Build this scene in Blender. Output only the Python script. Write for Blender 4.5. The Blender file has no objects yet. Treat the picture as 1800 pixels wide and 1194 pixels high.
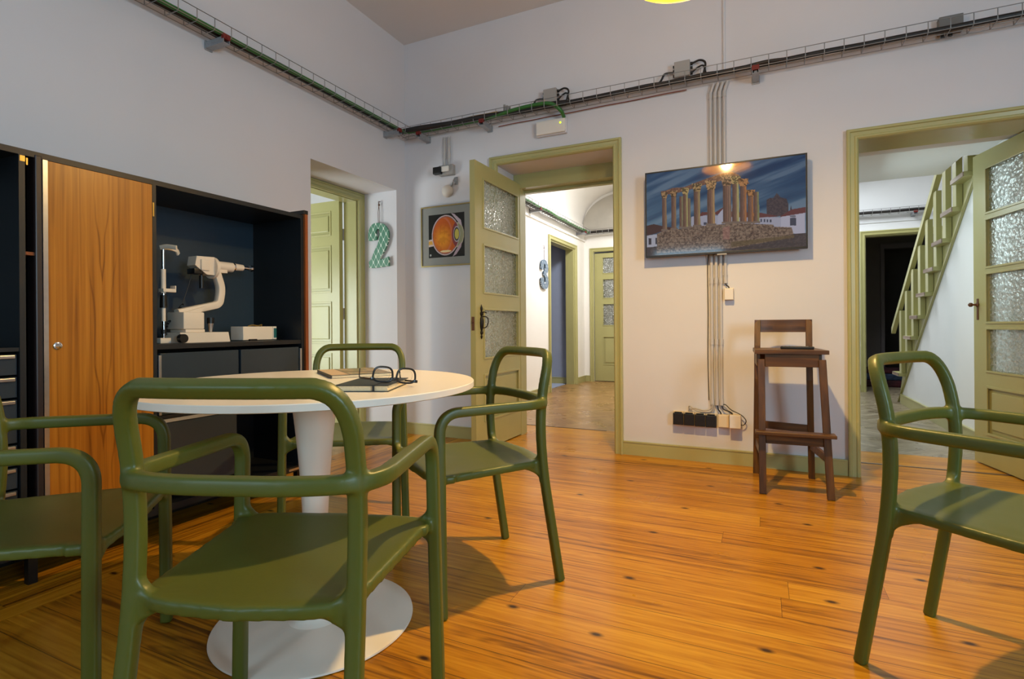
import bpy, bmesh, math, random
import numpy as np
from mathutils import Vector, Matrix
random.seed(7)
PI = math.pi
scene = bpy.context.scene
COL = scene.collection

# ---------------------------------------------------------------- camera
cam_d = bpy.data.cameras.new('camera')
cam_d.sensor_width = 36.0
cam_d.lens = 936.0 / 1800.0 * 36.0
cam_d.shift_y = -23.5 / 1800.0
cam_d.clip_start = 0.02
cam = bpy.data.objects.new('camera', cam_d)
COL.objects.link(cam)
cam.matrix_world = (Matrix.Translation((0, 0, 0.93)) @ Matrix.Rotation(math.radians(25.2), 4, 'Z')
                    @ Matrix.Rotation(PI / 2, 4, 'X') @ Matrix.Rotation(math.radians(-0.40), 4, 'Z'))
scene.camera = cam

# ---------------------------------------------------------------- world, lights, exposure
w = bpy.data.worlds.new('world')
scene.world = w
w.use_nodes = True
w.node_tree.nodes['Background'].inputs[0].default_value = (0.62, 0.75, 1.0, 1)
w.node_tree.nodes['Background'].inputs[1].default_value = 1.0
scene.view_settings.view_transform = 'Standard'
scene.view_settings.look = 'None'
scene.view_settings.gamma = 1.0
scene.view_settings.use_curve_mapping = False
scene.view_settings.exposure = 0.0
scene.cycles.max_bounces = 8
scene.cycles.diffuse_bounces = 5
scene.cycles.glossy_bounces = 4
scene.cycles.transmission_bounces = 6
scene.cycles.sample_clamp_indirect = 4.0
scene.cycles.caustics_refractive = False
scene.cycles.caustics_reflective = False


def area(name, loc, target, sx, sy, power, color):
    d = bpy.data.lights.new(name, 'AREA')
    d.shape = 'RECTANGLE'
    d.size, d.size_y, d.energy, d.color = sx, sy, power, color
    o = bpy.data.objects.new(name, d)
    COL.objects.link(o)
    o.location = loc
    o.rotation_euler = (Vector(target) - Vector(loc)).to_track_quat('-Z', 'Y').to_euler()
    return o


def point(name, loc, power, color, radius=0.05):
    d = bpy.data.lights.new(name, 'POINT')
    d.energy, d.color, d.shadow_soft_size = power, color, radius
    o = bpy.data.objects.new(name, d)
    COL.objects.link(o)
    o.location = loc
    return o


COOL = (0.52, 0.81, 1.0)
# daylight: window behind the camera, plus one made up in the right wall
area('window_daylight', (-1.25, -2.93, 1.65), (-1.25, 2, 1.6), 1.2, 1.3, 30, COOL)
area('window_daylight', (3.13, -0.4, 1.65), (-2.8, 0.6, 1.75), 1.2, 1.3, 98, COOL)  # made-up right window, added to cool the left wall
# lamps and daylight of the rooms beyond the doors
area('corridor_ceiling_light', (-1.50, 6.9, 2.95), (-1.85, 7.1, 0), 0.5, 0.5, 66, (0.98, 0.98, 1.0))
area('stair_hall_daylight', (0.75, 7.3, 3.1), (1.4, 6.6, 0), 0.9, 1.2, 68, (0.88, 0.95, 1.0))
area('stair_hall_front_daylight', (0.45, 4.9, 1.7), (1.4, 4.8, 0.9), 0.5, 0.7, 7, (0.74, 0.95, 0.95))
area('back_room_daylight', (-4.7, 1.9, 0.95), (-3.0, 3.6, 1.7), 1.1, 1.3, 44, (0.90, 1.0, 1.0))
point('pendant_bulb_light', (-0.29, 2.235, 2.392), 30, (1.0, 0.65, 0.23), 0.040)
_sd = bpy.data.lights.new('pendant_reflector_bulb', 'SPOT')      # the bulb throws most of its light downwards
_sd.energy, _sd.color, _sd.shadow_soft_size = 168, (1.0, 0.66, 0.23), 0.030
_sd.spot_size, _sd.spot_blend = math.radians(158), 0.9
_so = bpy.data.objects.new('pendant_reflector_bulb', _sd)
COL.objects.link(_so)
_so.location = (-0.29, 2.235, 2.362)
point('pendant_upper_glow', (-0.29, 2.235, 2.52), 17, (1.0, 0.76, 0.48), 0.03)  # added lamp above the shade, stands in for light passing up through it

# ---------------------------------------------------------------- materials


def lin(c):
    return tuple(((v / 255) / 12.92 if v / 255 <= 0.04045 else ((v / 255 + 0.055) / 1.055) ** 2.4) for v in c) + (1,)


def mat(name, rgb, rough=0.5, metal=0.0, noise=0.0, nscale=8.0, bump=0.0, bscale=60.0, spec=0.5, coat=0.0):
    m = bpy.data.materials.new(name)
    m.use_nodes = True
    nt = m.node_tree
    b = nt.nodes['Principled BSDF']
    c = lin(rgb)
    b.inputs['Base Color'].default_value = c
    b.inputs['Roughness'].default_value = rough
    b.inputs['Metallic'].default_value = metal
    b.inputs['Specular IOR Level'].default_value = spec
    b.inputs['Coat Weight'].default_value = coat
    tc = nt.nodes.new('ShaderNodeTexCoord')
    if noise > 0:
        n = nt.nodes.new('ShaderNodeTexNoise')
        n.inputs['Scale'].default_value = nscale
        n.inputs['Detail'].default_value = 4
        nt.links.new(tc.outputs['Object'], n.inputs['Vector'])
        r = nt.nodes.new('ShaderNodeValToRGB')
        r.color_ramp.elements[0].position = 0.3
        r.color_ramp.elements[1].position = 0.7
        r.color_ramp.elements[0].color = tuple(v * (1 - noise) for v in c[:3]) + (1,)
        r.color_ramp.elements[1].color = tuple(min(1, v * (1 + noise)) for v in c[:3]) + (1,)
        nt.links.new(n.outputs['Fac'], r.inputs['Fac'])
        nt.links.new(r.outputs['Color'], b.inputs['Base Color'])
    if bump > 0:
        n2 = nt.nodes.new('ShaderNodeTexNoise')
        n2.inputs['Scale'].default_value = bscale
        n2.inputs['Detail'].default_value = 3
        nt.links.new(tc.outputs['Object'], n2.inputs['Vector'])
        bp = nt.nodes.new('ShaderNodeBump')
        bp.inputs['Strength'].default_value = bump
        bp.inputs['Distance'].default_value = 0.004
        nt.links.new(n2.outputs['Fac'], bp.inputs['Height'])
        nt.links.new(bp.outputs['Normal'], b.inputs['Normal'])
    return m


def N(nt, typ, **kw):
    n = nt.nodes.new(typ)
    for k, v in kw.items():
        setattr(n, k, v)
    return n


def math_n(nt, op, a, b=None, c=None):
    n = nt.nodes.new('ShaderNodeMath')
    n.operation = op
    for i, v in enumerate((a, b, c)):
        if v is None:
            continue
        if isinstance(v, (int, float)):
            n.inputs[i].default_value = v
        else:
            nt.links.new(v, n.inputs[i])
    return n.outputs[0]


def mixc(nt, f, a, b, mode='MIX'):
    n = nt.nodes.new('ShaderNodeMix')
    n.data_type = 'RGBA'
    n.blend_type = mode
    for s, v in ((n.inputs[0], f), (n.inputs[6], a), (n.inputs[7], b)):
        if isinstance(v, (int, float)):
            s.default_value = v
        elif isinstance(v, tuple):
            s.default_value = v
        else:
            nt.links.new(v, s)
    return n.outputs[2]


def board_color(nt, along, across, width, length, c_lo, c_mid, c_hi, seed=0.0):
    """plank colouring: returns (colour, seam mask) for boards running along one axis"""
    row = math_n(nt, 'FLOOR', math_n(nt, 'DIVIDE', across, width))
    wn = N(nt, 'ShaderNodeTexWhiteNoise', noise_dimensions='1D')
    nt.links.new(math_n(nt, 'ADD', row, seed), wn.inputs['W'])
    shift = math_n(nt, 'MULTIPLY', wn.outputs['Value'], 7.0)
    al = math_n(nt, 'ADD', along, shift)
    seg = math_n(nt, 'FLOOR', math_n(nt, 'DIVIDE', al, length))
    wn2 = N(nt, 'ShaderNodeTexWhiteNoise', noise_dimensions='2D')
    cx = N(nt, 'ShaderNodeCombineXYZ')
    nt.links.new(row, cx.inputs[0])
    nt.links.new(seg, cx.inputs[1])
    nt.links.new(cx.outputs[0], wn2.inputs['Vector'])
    tone = wn2.outputs['Value']
    # grain
    g = N(nt, 'ShaderNodeCombineXYZ')
    nt.links.new(math_n(nt, 'MULTIPLY', al, 1.6), g.inputs[0])
    nt.links.new(math_n(nt, 'MULTIPLY', across, 62.0), g.inputs[1])
    nt.links.new(math_n(nt, 'MULTIPLY', tone, 31.0), g.inputs[2])
    gn = N(nt, 'ShaderNodeTexNoise')
    gn.inputs['Scale'].default_value = 1.0
    gn.inputs['Detail'].default_value = 5
    gn.inputs['Distortion'].default_value = 0.6
    nt.links.new(g.outputs[0], gn.inputs['Vector'])
    g2 = N(nt, 'ShaderNodeCombineXYZ')
    nt.links.new(math_n(nt, 'MULTIPLY', al, 1.1), g2.inputs[0])
    nt.links.new(math_n(nt, 'MULTIPLY', across, 9.0), g2.inputs[1])
    nt.links.new(math_n(nt, 'MULTIPLY', tone, 13.0), g2.inputs[2])
    gn2 = N(nt, 'ShaderNodeTexNoise')
    gn2.inputs['Scale'].default_value = 1.0
    gn2.inputs['Detail'].default_value = 3
    nt.links.new(g2.outputs[0], gn2.inputs['Vector'])
    # annual rings: bands from the low frequency noise
    ring = math_n(nt, 'SINE', math_n(nt, 'MULTIPLY', gn2.outputs['Fac'], 85.0))
    ring = math_n(nt, 'MULTIPLY_ADD', ring, 0.035, 0.0)
    v = math_n(nt, 'ADD', math_n(nt, 'MULTIPLY', gn.outputs['Fac'], 0.75), math_n(nt, 'MULTIPLY', tone, 0.20))
    v = math_n(nt, 'ADD', v, ring)
    v = math_n(nt, 'ADD', v, math_n(nt, 'MULTIPLY', gn2.outputs['Fac'], 0.25))
    r = N(nt, 'ShaderNodeValToRGB')
    cr = r.color_ramp
    cr.elements[0].position = 0.38
    cr.elements[0].color = c_lo
    cr.elements[1].position = 0.84
    cr.elements[1].color = c_hi
    e = cr.elements.new(0.58)
    e.color = c_mid
    nt.links.new(v, r.inputs['Fac'])
    fr = math_n(nt, 'FRACT', math_n(nt, 'DIVIDE', across, width))
    d = math_n(nt, 'MINIMUM', fr, math_n(nt, 'SUBTRACT', 1.0, fr))
    seam = math_n(nt, 'LESS_THAN', d, 0.0013 / width)
    fr2 = math_n(nt, 'FRACT', math_n(nt, 'DIVIDE', al, length))
    seam2 = math_n(nt, 'LESS_THAN', fr2, 0.0016 / length)
    return r.outputs['Color'], math_n(nt, 'MAXIMUM', seam, seam2), v


def pine_floor():
    m = bpy.data.materials.new('pine_floor_boards')
    m.use_nodes = True
    nt = m.node_tree
    b = nt.nodes['Principled BSDF']
    tc = N(nt, 'ShaderNodeTexCoord')
    sp = N(nt, 'ShaderNodeSeparateXYZ')
    nt.links.new(tc.outputs['Object'], sp.inputs[0])
    X, Y = sp.outputs[0], sp.outputs[1]
    lo, mi, hi = lin((106, 62, 10)), lin((180, 118, 20)), lin((210, 152, 42))
    c1, s1, v1 = board_color(nt, X, Y, 0.135, 3.4, lo, mi, hi)
    c2, s2, v2 = board_color(nt, Y, X, 0.135, 3.4, lo, mi, hi, 40.0)
    border = math_n(nt, 'LESS_THAN', X, -2.2)
    col = mixc(nt, border, c1, c2)
    seam = math_n(nt, 'ADD', math_n(nt, 'MULTIPLY', s1, math_n(nt, 'SUBTRACT', 1.0, border)), math_n(nt, 'MULTIPLY', s2, border))
    # knots, stretched along the boards
    mp = N(nt, 'ShaderNodeMapping')
    mp.inputs['Scale'].default_value = (2.1, 4.0, 1)
    nt.links.new(tc.outputs['Object'], mp.inputs['Vector'])
    vo = N(nt, 'ShaderNodeTexVoronoi', voronoi_dimensions='2D')
    vo.inputs['Scale'].default_value = 1.0
    vo.inputs['Randomness'].default_value = 1.0
    nt.links.new(mp.outputs[0], vo.inputs['Vector'])
    kn = N(nt, 'ShaderNodeValToRGB')
    kn.color_ramp.elements[0].position = 0.018
    kn.color_ramp.elements[0].color = (1, 1, 1, 1)
    kn.color_ramp.elements[1].position = 0.060
    kn.color_ramp.elements[1].color = (0, 0, 0, 1)
    nt.links.new(vo.outputs['Distance'], kn.inputs['Fac'])
    # only some of the cells carry a knot
    spc = N(nt, 'ShaderNodeSeparateColor')
    nt.links.new(vo.outputs['Color'], spc.inputs[0])
    keep = math_n(nt, 'LESS_THAN', spc.outputs[0], 0.55)
    kf = math_n(nt, 'MULTIPLY', math_n(nt, 'MULTIPLY', kn.outputs[0], keep), 0.95)
    col = mixc(nt, kf, col, lin((40, 20, 10)))
    col = mixc(nt, math_n(nt, 'MULTIPLY', seam, 0.75), col, lin((48, 26, 10)))
    nt.links.new(col, b.inputs['Base Color'])
    nr = N(nt, 'ShaderNodeTexNoise')
    nr.inputs['Scale'].default_value = 2.5
    nr.inputs['Detail'].default_value = 4
    nt.links.new(tc.outputs['Object'], nr.inputs['Vector'])
    nt.links.new(math_n(nt, 'MULTIPLY_ADD', nr.outputs['Fac'], 0.22, 0.20), b.inputs['Roughness'])
    bp = N(nt, 'ShaderNodeBump')
    bp.inputs['Strength'].default_value = 0.25
    bp.inputs['Distance'].default_value = 0.002
    nt.links.new(math_n(nt, 'SUBTRACT', math_n(nt, 'MULTIPLY', v1, 0.4), seam), bp.inputs['Height'])
    nt.links.new(bp.outputs[0], b.inputs['Normal'])
    b.inputs['Specular IOR Level'].default_value = 0.24
    return m


def parquet_floor(name, lo, mi, hi):
    m = bpy.data.materials.new(name)
    m.use_nodes = True
    nt = m.node_tree
    b = nt.nodes['Principled BSDF']
    tc = N(nt, 'ShaderNodeTexCoord')
    mp = N(nt, 'ShaderNodeMapping')
    mp.inputs['Rotation'].default_value = (0, 0, math.radians(45))
    nt.links.new(tc.outputs['Object'], mp.inputs['Vector'])
    sp = N(nt, 'ShaderNodeSeparateXYZ')
    nt.links.new(mp.outputs[0], sp.inputs[0])
    X, Y = sp.outputs[0], sp.outputs[1]
    c1, s1, v1 = board_color(nt, X, Y, 0.07, 0.35, lo, mi, hi)
    c2, s2, v2 = board_color(nt, Y, X, 0.07, 0.35, lo, mi, hi, 17.0)
    ck = N(nt, 'ShaderNodeTexChecker')
    ck.inputs['Scale'].default_value = 1 / 0.35
    nt.links.new(mp.outputs[0], ck.inputs['Vector'])
    col = mixc(nt, ck.outputs['Fac'], c1, c2)
    sm = mixc(nt, ck.outputs['Fac'], s1, s2)
    col = mixc(nt, math_n(nt, 'MULTIPLY', sm, 0.6), col, lin((60, 45, 30)))
    nt.links.new(col, b.inputs['Base Color'])
    nr = N(nt, 'ShaderNodeTexNoise')
    nr.inputs['Scale'].default_value = 5
    nt.links.new(tc.outputs['Object'], nr.inputs['Vector'])
    nt.links.new(math_n(nt, 'MULTIPLY_ADD', nr.outputs['Fac'], 0.3, 0.16), b.inputs['Roughness'])
    return m


def wood(name, lo, mi, hi, axis='Z', scale=1.0, rough=0.35, cathedral=False):
    m = bpy.data.materials.new(name)
    m.use_nodes = True
    nt = m.node_tree
    b = nt.nodes['Principled BSDF']
    tc = N(nt, 'ShaderNodeTexCoord')
    mp = N(nt, 'ShaderNodeMapping')
    s = [(60 if cathedral else 26) * scale] * 3
    s['XYZ'.index(axis)] = 1.1 * scale
    mp.inputs['Scale'].default_value = s
    nt.links.new(tc.outputs['Object'], mp.inputs['Vector'])
    n = N(nt, 'ShaderNodeTexNoise')
    n.inputs['Scale'].default_value = 1.0
    n.inputs['Detail'].default_value = 6
    n.inputs['Distortion'].default_value = 0.7
    nt.links.new(mp.outputs[0], n.inputs['Vector'])
    v = n.outputs['Fac']
    if cathedral:
        # flame figure: parabolic growth rings down the middle of the veneer
        sp = N(nt, 'ShaderNodeSeparateXYZ')
        nt.links.new(tc.outputs['Object'], sp.inputs[0])
        yy = math_n(nt, 'SUBTRACT', sp.outputs[1], 1.235)
        n3 = N(nt, 'ShaderNodeTexNoise')
        n3.inputs['Scale'].default_value = 3.0
        nt.links.new(tc.outputs['Object'], n3.inputs['Vector'])
        q = math_n(nt, 'MULTIPLY', math_n(nt, 'ABSOLUTE', yy), 13.0)
        q = math_n(nt, 'SUBTRACT', q, math_n(nt, 'MULTIPLY', sp.outputs[2], 0.75))
        q = math_n(nt, 'ADD', q, math_n(nt, 'MULTIPLY', n3.outputs['Fac'], 0.9))
        ring = math_n(nt, 'SINE', math_n(nt, 'MULTIPLY', q, 11.0))
        ring = math_n(nt, 'POWER', math_n(nt, 'MAXIMUM', ring, 0.0), 10.0)
        fade = math_n(nt, 'SUBTRACT', 1.0, math_n(nt, 'MINIMUM', math_n(nt, 'MULTIPLY', math_n(nt, 'ABSOLUTE', yy), 13.0), 1.0))
        v = math_n(nt, 'SUBTRACT', v, math_n(nt, 'MULTIPLY', math_n(nt, 'MULTIPLY', ring, fade), 0.30))
    r = N(nt, 'ShaderNodeValToRGB')
    cr = r.color_ramp
    cr.elements[0].position = 0.25
    cr.elements[0].color = lin(lo)
    cr.elements[1].position = 0.75
    cr.elements[1].color = lin(hi)
    e = cr.elements.new(0.48)
    e.color = lin(mi)
    nt.links.new(v, r.inputs['Fac'])
    nt.links.new(r.outputs['Color'], b.inputs['Base Color'])
    b.inputs['Roughness'].default_value = rough
    return m


def textured_glass(name, tint, sc=85.0, clear=0.45):
    """hammered glass: every dimple passes light either straight or scattered"""
    m = bpy.data.materials.new(name)
    m.use_nodes = True
    nt = m.node_tree
    nt.nodes.remove(nt.nodes['Principled BSDF'])
    out = nt.nodes['Material Output']
    tc = N(nt, 'ShaderNodeTexCoord')
    n0 = N(nt, 'ShaderNodeTexNoise')
    n0.inputs['Scale'].default_value = 30
    nt.links.new(tc.outputs['Object'], n0.inputs['Vector'])
    mx = mixc(nt, 0.03, tc.outputs['Object'], n0.outputs['Color'])
    v = N(nt, 'ShaderNodeTexVoronoi')
    v.feature = 'F1'
    v.inputs['Scale'].default_value = sc
    nt.links.new(mx, v.inputs['Vector'])
    bp = N(nt, 'ShaderNodeBump')
    bp.inputs['Strength'].default_value = 1.0
    bp.inputs['Distance'].default_value = 0.007
    nt.links.new(v.outputs['Distance'], bp.inputs['Height'])
    tr = N(nt, 'ShaderNodeBsdfTransparent')
    tr.inputs['Color'].default_value = tint
    tl = N(nt, 'ShaderNodeBsdfTranslucent')
    tl.inputs['Color'].default_value = tint
    nt.links.new(bp.outputs[0], tl.inputs['Normal'])
    df = N(nt, 'ShaderNodeBsdfDiffuse')
    df.inputs['Color'].default_value = tuple(c * 0.8 for c in tint[:3]) + (1,)
    nt.links.new(bp.outputs[0], df.inputs['Normal'])
    gl_ = N(nt, 'ShaderNodeBsdfGlossy')
    gl_.inputs['Roughness'].default_value = 0.16
    nt.links.new(bp.outputs[0], gl_.inputs['Normal'])
    m1 = N(nt, 'ShaderNodeMixShader')
    m1.inputs[0].default_value = 0.35
    nt.links.new(tl.outputs[0], m1.inputs[1])
    nt.links.new(df.outputs[0], m1.inputs[2])
    m2 = N(nt, 'ShaderNodeMixShader')
    rr = N(nt, 'ShaderNodeValToRGB')
    rr.color_ramp.elements[0].position = 0.25
    rr.color_ramp.elements[1].position = 0.62
    rr.color_ramp.elements[0].color = (clear - 0.30,) * 3 + (1,)
    rr.color_ramp.elements[1].color = (clear + 0.35,) * 3 + (1,)
    nt.links.new(v.outputs['Distance'], rr.inputs['Fac'])
    nt.links.new(rr.outputs[0], m2.inputs[0])
    nt.links.new(m1.outputs[0], m2.inputs[1])
    nt.links.new(tr.outputs[0], m2.inputs[2])
    m3 = N(nt, 'ShaderNodeMixShader')
    m3.inputs[0].default_value = 0.16
    nt.links.new(m2.outputs[0], m3.inputs[1])
    nt.links.new(gl_.outputs[0], m3.inputs[2])
    nt.links.new(m3.outputs[0], out.inputs['Surface'])
    return m


def emis(name, rgb, strength, base=(0, 0, 0)):
    m = bpy.data.materials.new(name)
    m.use_nodes = True
    b = m.node_tree.nodes['Principled BSDF']
    b.inputs['Base Color'].default_value = lin(base)
    b.inputs['Emission Color'].default_value = lin(rgb)
    b.inputs['Emission Strength'].default_value = strength
    return m


def attr_mat(name, emission, rough=0.3, base_mul=1.0, spec=0.5):
    m = bpy.data.materials.new(name)
    m.use_nodes = True
    nt = m.node_tree
    b = nt.nodes['Principled BSDF']
    a = N(nt, 'ShaderNodeAttribute')
    a.attribute_name = 'picture'
    if emission:
        b.inputs['Base Color'].default_value = (0.004, 0.004, 0.005, 1)
        nt.links.new(a.outputs['Color'], b.inputs['Emission Color'])
        b.inputs['Emission Strength'].default_value = emission
    else:
        nt.links.new(a.outputs['Color'], b.inputs['Base Color'])
    b.inputs['Roughness'].default_value = rough
    b.inputs['Specular IOR Level'].default_value = spec
    return m


def lattice_mat(name, ground, line, ax=(0, 2), sc=(46.0, 30.0), thr=0.80):
    """ogee lattice print, as two crossing families of sine lines"""
    m = bpy.data.materials.new(name)
    m.use_nodes = True
    nt = m.node_tree
    b = nt.nodes['Principled BSDF']
    tc = N(nt, 'ShaderNodeTexCoord')
    sp = N(nt, 'ShaderNodeSeparateXYZ')
    nt.links.new(tc.outputs['Object'], sp.inputs[0])
    u, v = sp.outputs[ax[0]], sp.outputs[ax[1]]
    su = math_n(nt, 'COSINE', math_n(nt, 'MULTIPLY', u, sc[0] * PI))
    sv = math_n(nt, 'COSINE', math_n(nt, 'MULTIPLY', v, sc[1] * PI))
    d = math_n(nt, 'ABSOLUTE', math_n(nt, 'ADD', su, sv))
    f = math_n(nt, 'LESS_THAN', d, 0.15)
    col = mixc(nt, f, lin(ground), lin(line))
    nt.links.new(col, b.inputs['Base Color'])
    b.inputs['Roughness'].default_value = 0.45
    return m


M = {}
M['wall'] = mat('wall_plaster_paint', (213, 210, 213), 0.75, noise=0.02, nscale=2.0, bump=0.06, bscale=40)
M['ceil'] = mat('ceiling_paint', (214, 210, 208), 0.8, noise=0.02, nscale=2.0)
M['white'] = mat('white_hall_paint', (228, 228, 228), 0.65, noise=0.02, nscale=2.0, bump=0.05)
M['cream'] = mat('cream_vault_paint', (240, 237, 230), 0.7, noise=0.02, nscale=2.0)
M['vault'] = mat('shaded_vault_plaster', (168, 162, 150), 0.35, noise=0.06, nscale=5.0, bump=0.5, bscale=9)  # grey puts the lunette's shade into the colour; bumps are plaster streaks
M['grey_room'] = mat('blue_grey_room_paint', (150, 160, 182), 0.7, noise=0.02)
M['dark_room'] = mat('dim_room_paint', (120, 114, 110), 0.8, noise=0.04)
M['green'] = mat('sage_green_gloss_paint', (172, 167, 112), 0.30, noise=0.03, nscale=5.0, bump=0.05, bscale=25)
M['floor'] = pine_floor()
M['parquet'] = parquet_floor('corridor_parquet', lin((126, 92, 50)), lin((152, 114, 66)), lin((172, 134, 84)))
M['parquet_grey'] = parquet_floor('worn_hall_parquet', lin((104, 92, 72)), lin((138, 124, 100)), lin((170, 158, 134)))
M['chair'] = mat('olive_green_plastic', (82, 89, 30), 0.40, noise=0.03, nscale=3.0, bump=0.04, bscale=300)
M['table'] = mat('white_lacquer', (238, 228, 214), 0.28, noise=0.01)
M['teak'] = wood('teak_veneer', (130, 74, 12), (172, 106, 26), (192, 126, 40), 'Z', 1.0, 0.30, cathedral=True)
M['teak_side'] = wood('teak_edge', (90, 42, 18), (140, 72, 30), (160, 90, 40), 'Z', 1.0, 0.35)
M['cab'] = mat('blue_black_laminate', (21, 24, 28), 0.42, noise=0.05, nscale=6)
M['cab_panel'] = mat('petrol_grey_panel', (42, 53, 62), 0.30, noise=0.08, nscale=3)
M['cab_back'] = mat('petrol_blue_back_panel', (40, 56, 70), 0.35, noise=0.08, nscale=3)
M['alu'] = mat('brushed_aluminium', (205, 205, 208), 0.28, 1.0, noise=0.05, nscale=40)
M['brass'] = mat('brass', (190, 160, 90), 0.3, 1.0)
M['chrome'] = mat('chrome', (225, 225, 228), 0.12, 1.0)
M['galv'] = mat('galvanised_wire', (150, 148, 146), 0.38, 0.9)
M['galv_ch'] = mat('galvanised_channel', (158, 160, 164), 0.42, 0.35, noise=0.12, nscale=60)
M['redcap'] = mat('red_plastic', (116, 30, 22), 0.5)
M['black'] = mat('black_plastic', (18, 17, 17), 0.4)
M['cable_black'] = mat('black_cable_sheath', (30, 25, 23), 0.5)
M['cable_green'] = mat('green_cable_sheath', (48, 104, 42), 0.45)
M['cable_red'] = mat('red_brown_cable_sheath', (120, 54, 42), 0.5)
M['cable_grey'] = mat('grey_cable_sheath', (176, 168, 158), 0.5)
M['conduit'] = mat('grey_pvc_conduit', (190, 184, 180), 0.4)
M['pvc_white'] = mat('white_pvc', (226, 218, 208), 0.4)
M['cream_pl'] = mat('cream_plastic', (222, 200, 164), 0.4)
M['box_grey'] = mat('grey_junction_box_plastic', (158, 154, 150), 0.5)
M['inst'] = mat('instrument_beige_enamel', (232, 218, 200), 0.4, noise=0.03)
M['stool'] = wood('dark_stained_oak', (40, 22, 8), (78, 48, 16), (108, 72, 28), 'Z', 1.2, 0.4)
M['stool_h'] = wood('dark_stained_oak_crossgrain', (40, 22, 8), (78, 48, 16), (112, 74, 28), 'X', 1.2, 0.4)
M['frame_gold'] = mat('brushed_gold_frame', (176, 156, 104), 0.3, 0.9)
M['mount'] = mat('grey_picture_mount', (136, 136, 130), 0.7)
M['glass_a'] = textured_glass('hammered_privacy_glass', (0.90, 0.92, 0.84, 1), 60)
M['glass_b'] = textured_glass('hammered_privacy_glass_pale', (0.95, 0.98, 0.98, 1), 42)
M['iron'] = mat('wrought_black_iron', (34, 30, 26), 0.45, 0.6)
M['yellow'] = mat('mustard_lampshade_enamel', (245, 190, 40), 0.35)
M['bulb'] = emis('lit_bulb', (255, 214, 150), 60)
M['led'] = emis('green_indicator_led', (190, 235, 30), 3.0)
M['leather'] = mat('black_notebook_cover', (30, 34, 32), 0.45, noise=0.2, nscale=60)
M['paper'] = mat('cream_paper_edges', (222, 200, 160), 0.8, noise=0.06, nscale=200)
M['cord'] = mat('brown_jute_cord', (98, 66, 44), 0.8)
M['treadwood'] = wood('worn_tread_wood', (96, 74, 60), (140, 118, 102), (176, 158, 142), 'Y', 1.0, 0.6)
M['rug'] = mat('dark_red_blue_weave', (58, 18, 24), 0.9, noise=0.6, nscale=14)
M['rug_blue'] = mat('dark_blue_weave', (46, 60, 84), 0.9, noise=0.5, nscale=18)
M['sky_pane'] = mat('window_frame_paint', (220, 220, 215), 0.4)
M['spectacles'] = mat('black_acetate', (16, 14, 14), 0.25)
M['lens'] = bpy.data.materials.new('clear_lens')
M['lens'].use_nodes = True
_b = M['lens'].node_tree.nodes['Principled BSDF']
_b.inputs['Transmission Weight'].default_value = 1.0
_b.inputs['Roughness'].default_value = 0.0
_b.inputs['IOR'].default_value = 1.12
_b.inputs['Base Color'].default_value = (0.96, 0.98, 1.0, 1)

# ---------------------------------------------------------------- mesh helpers


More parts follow.
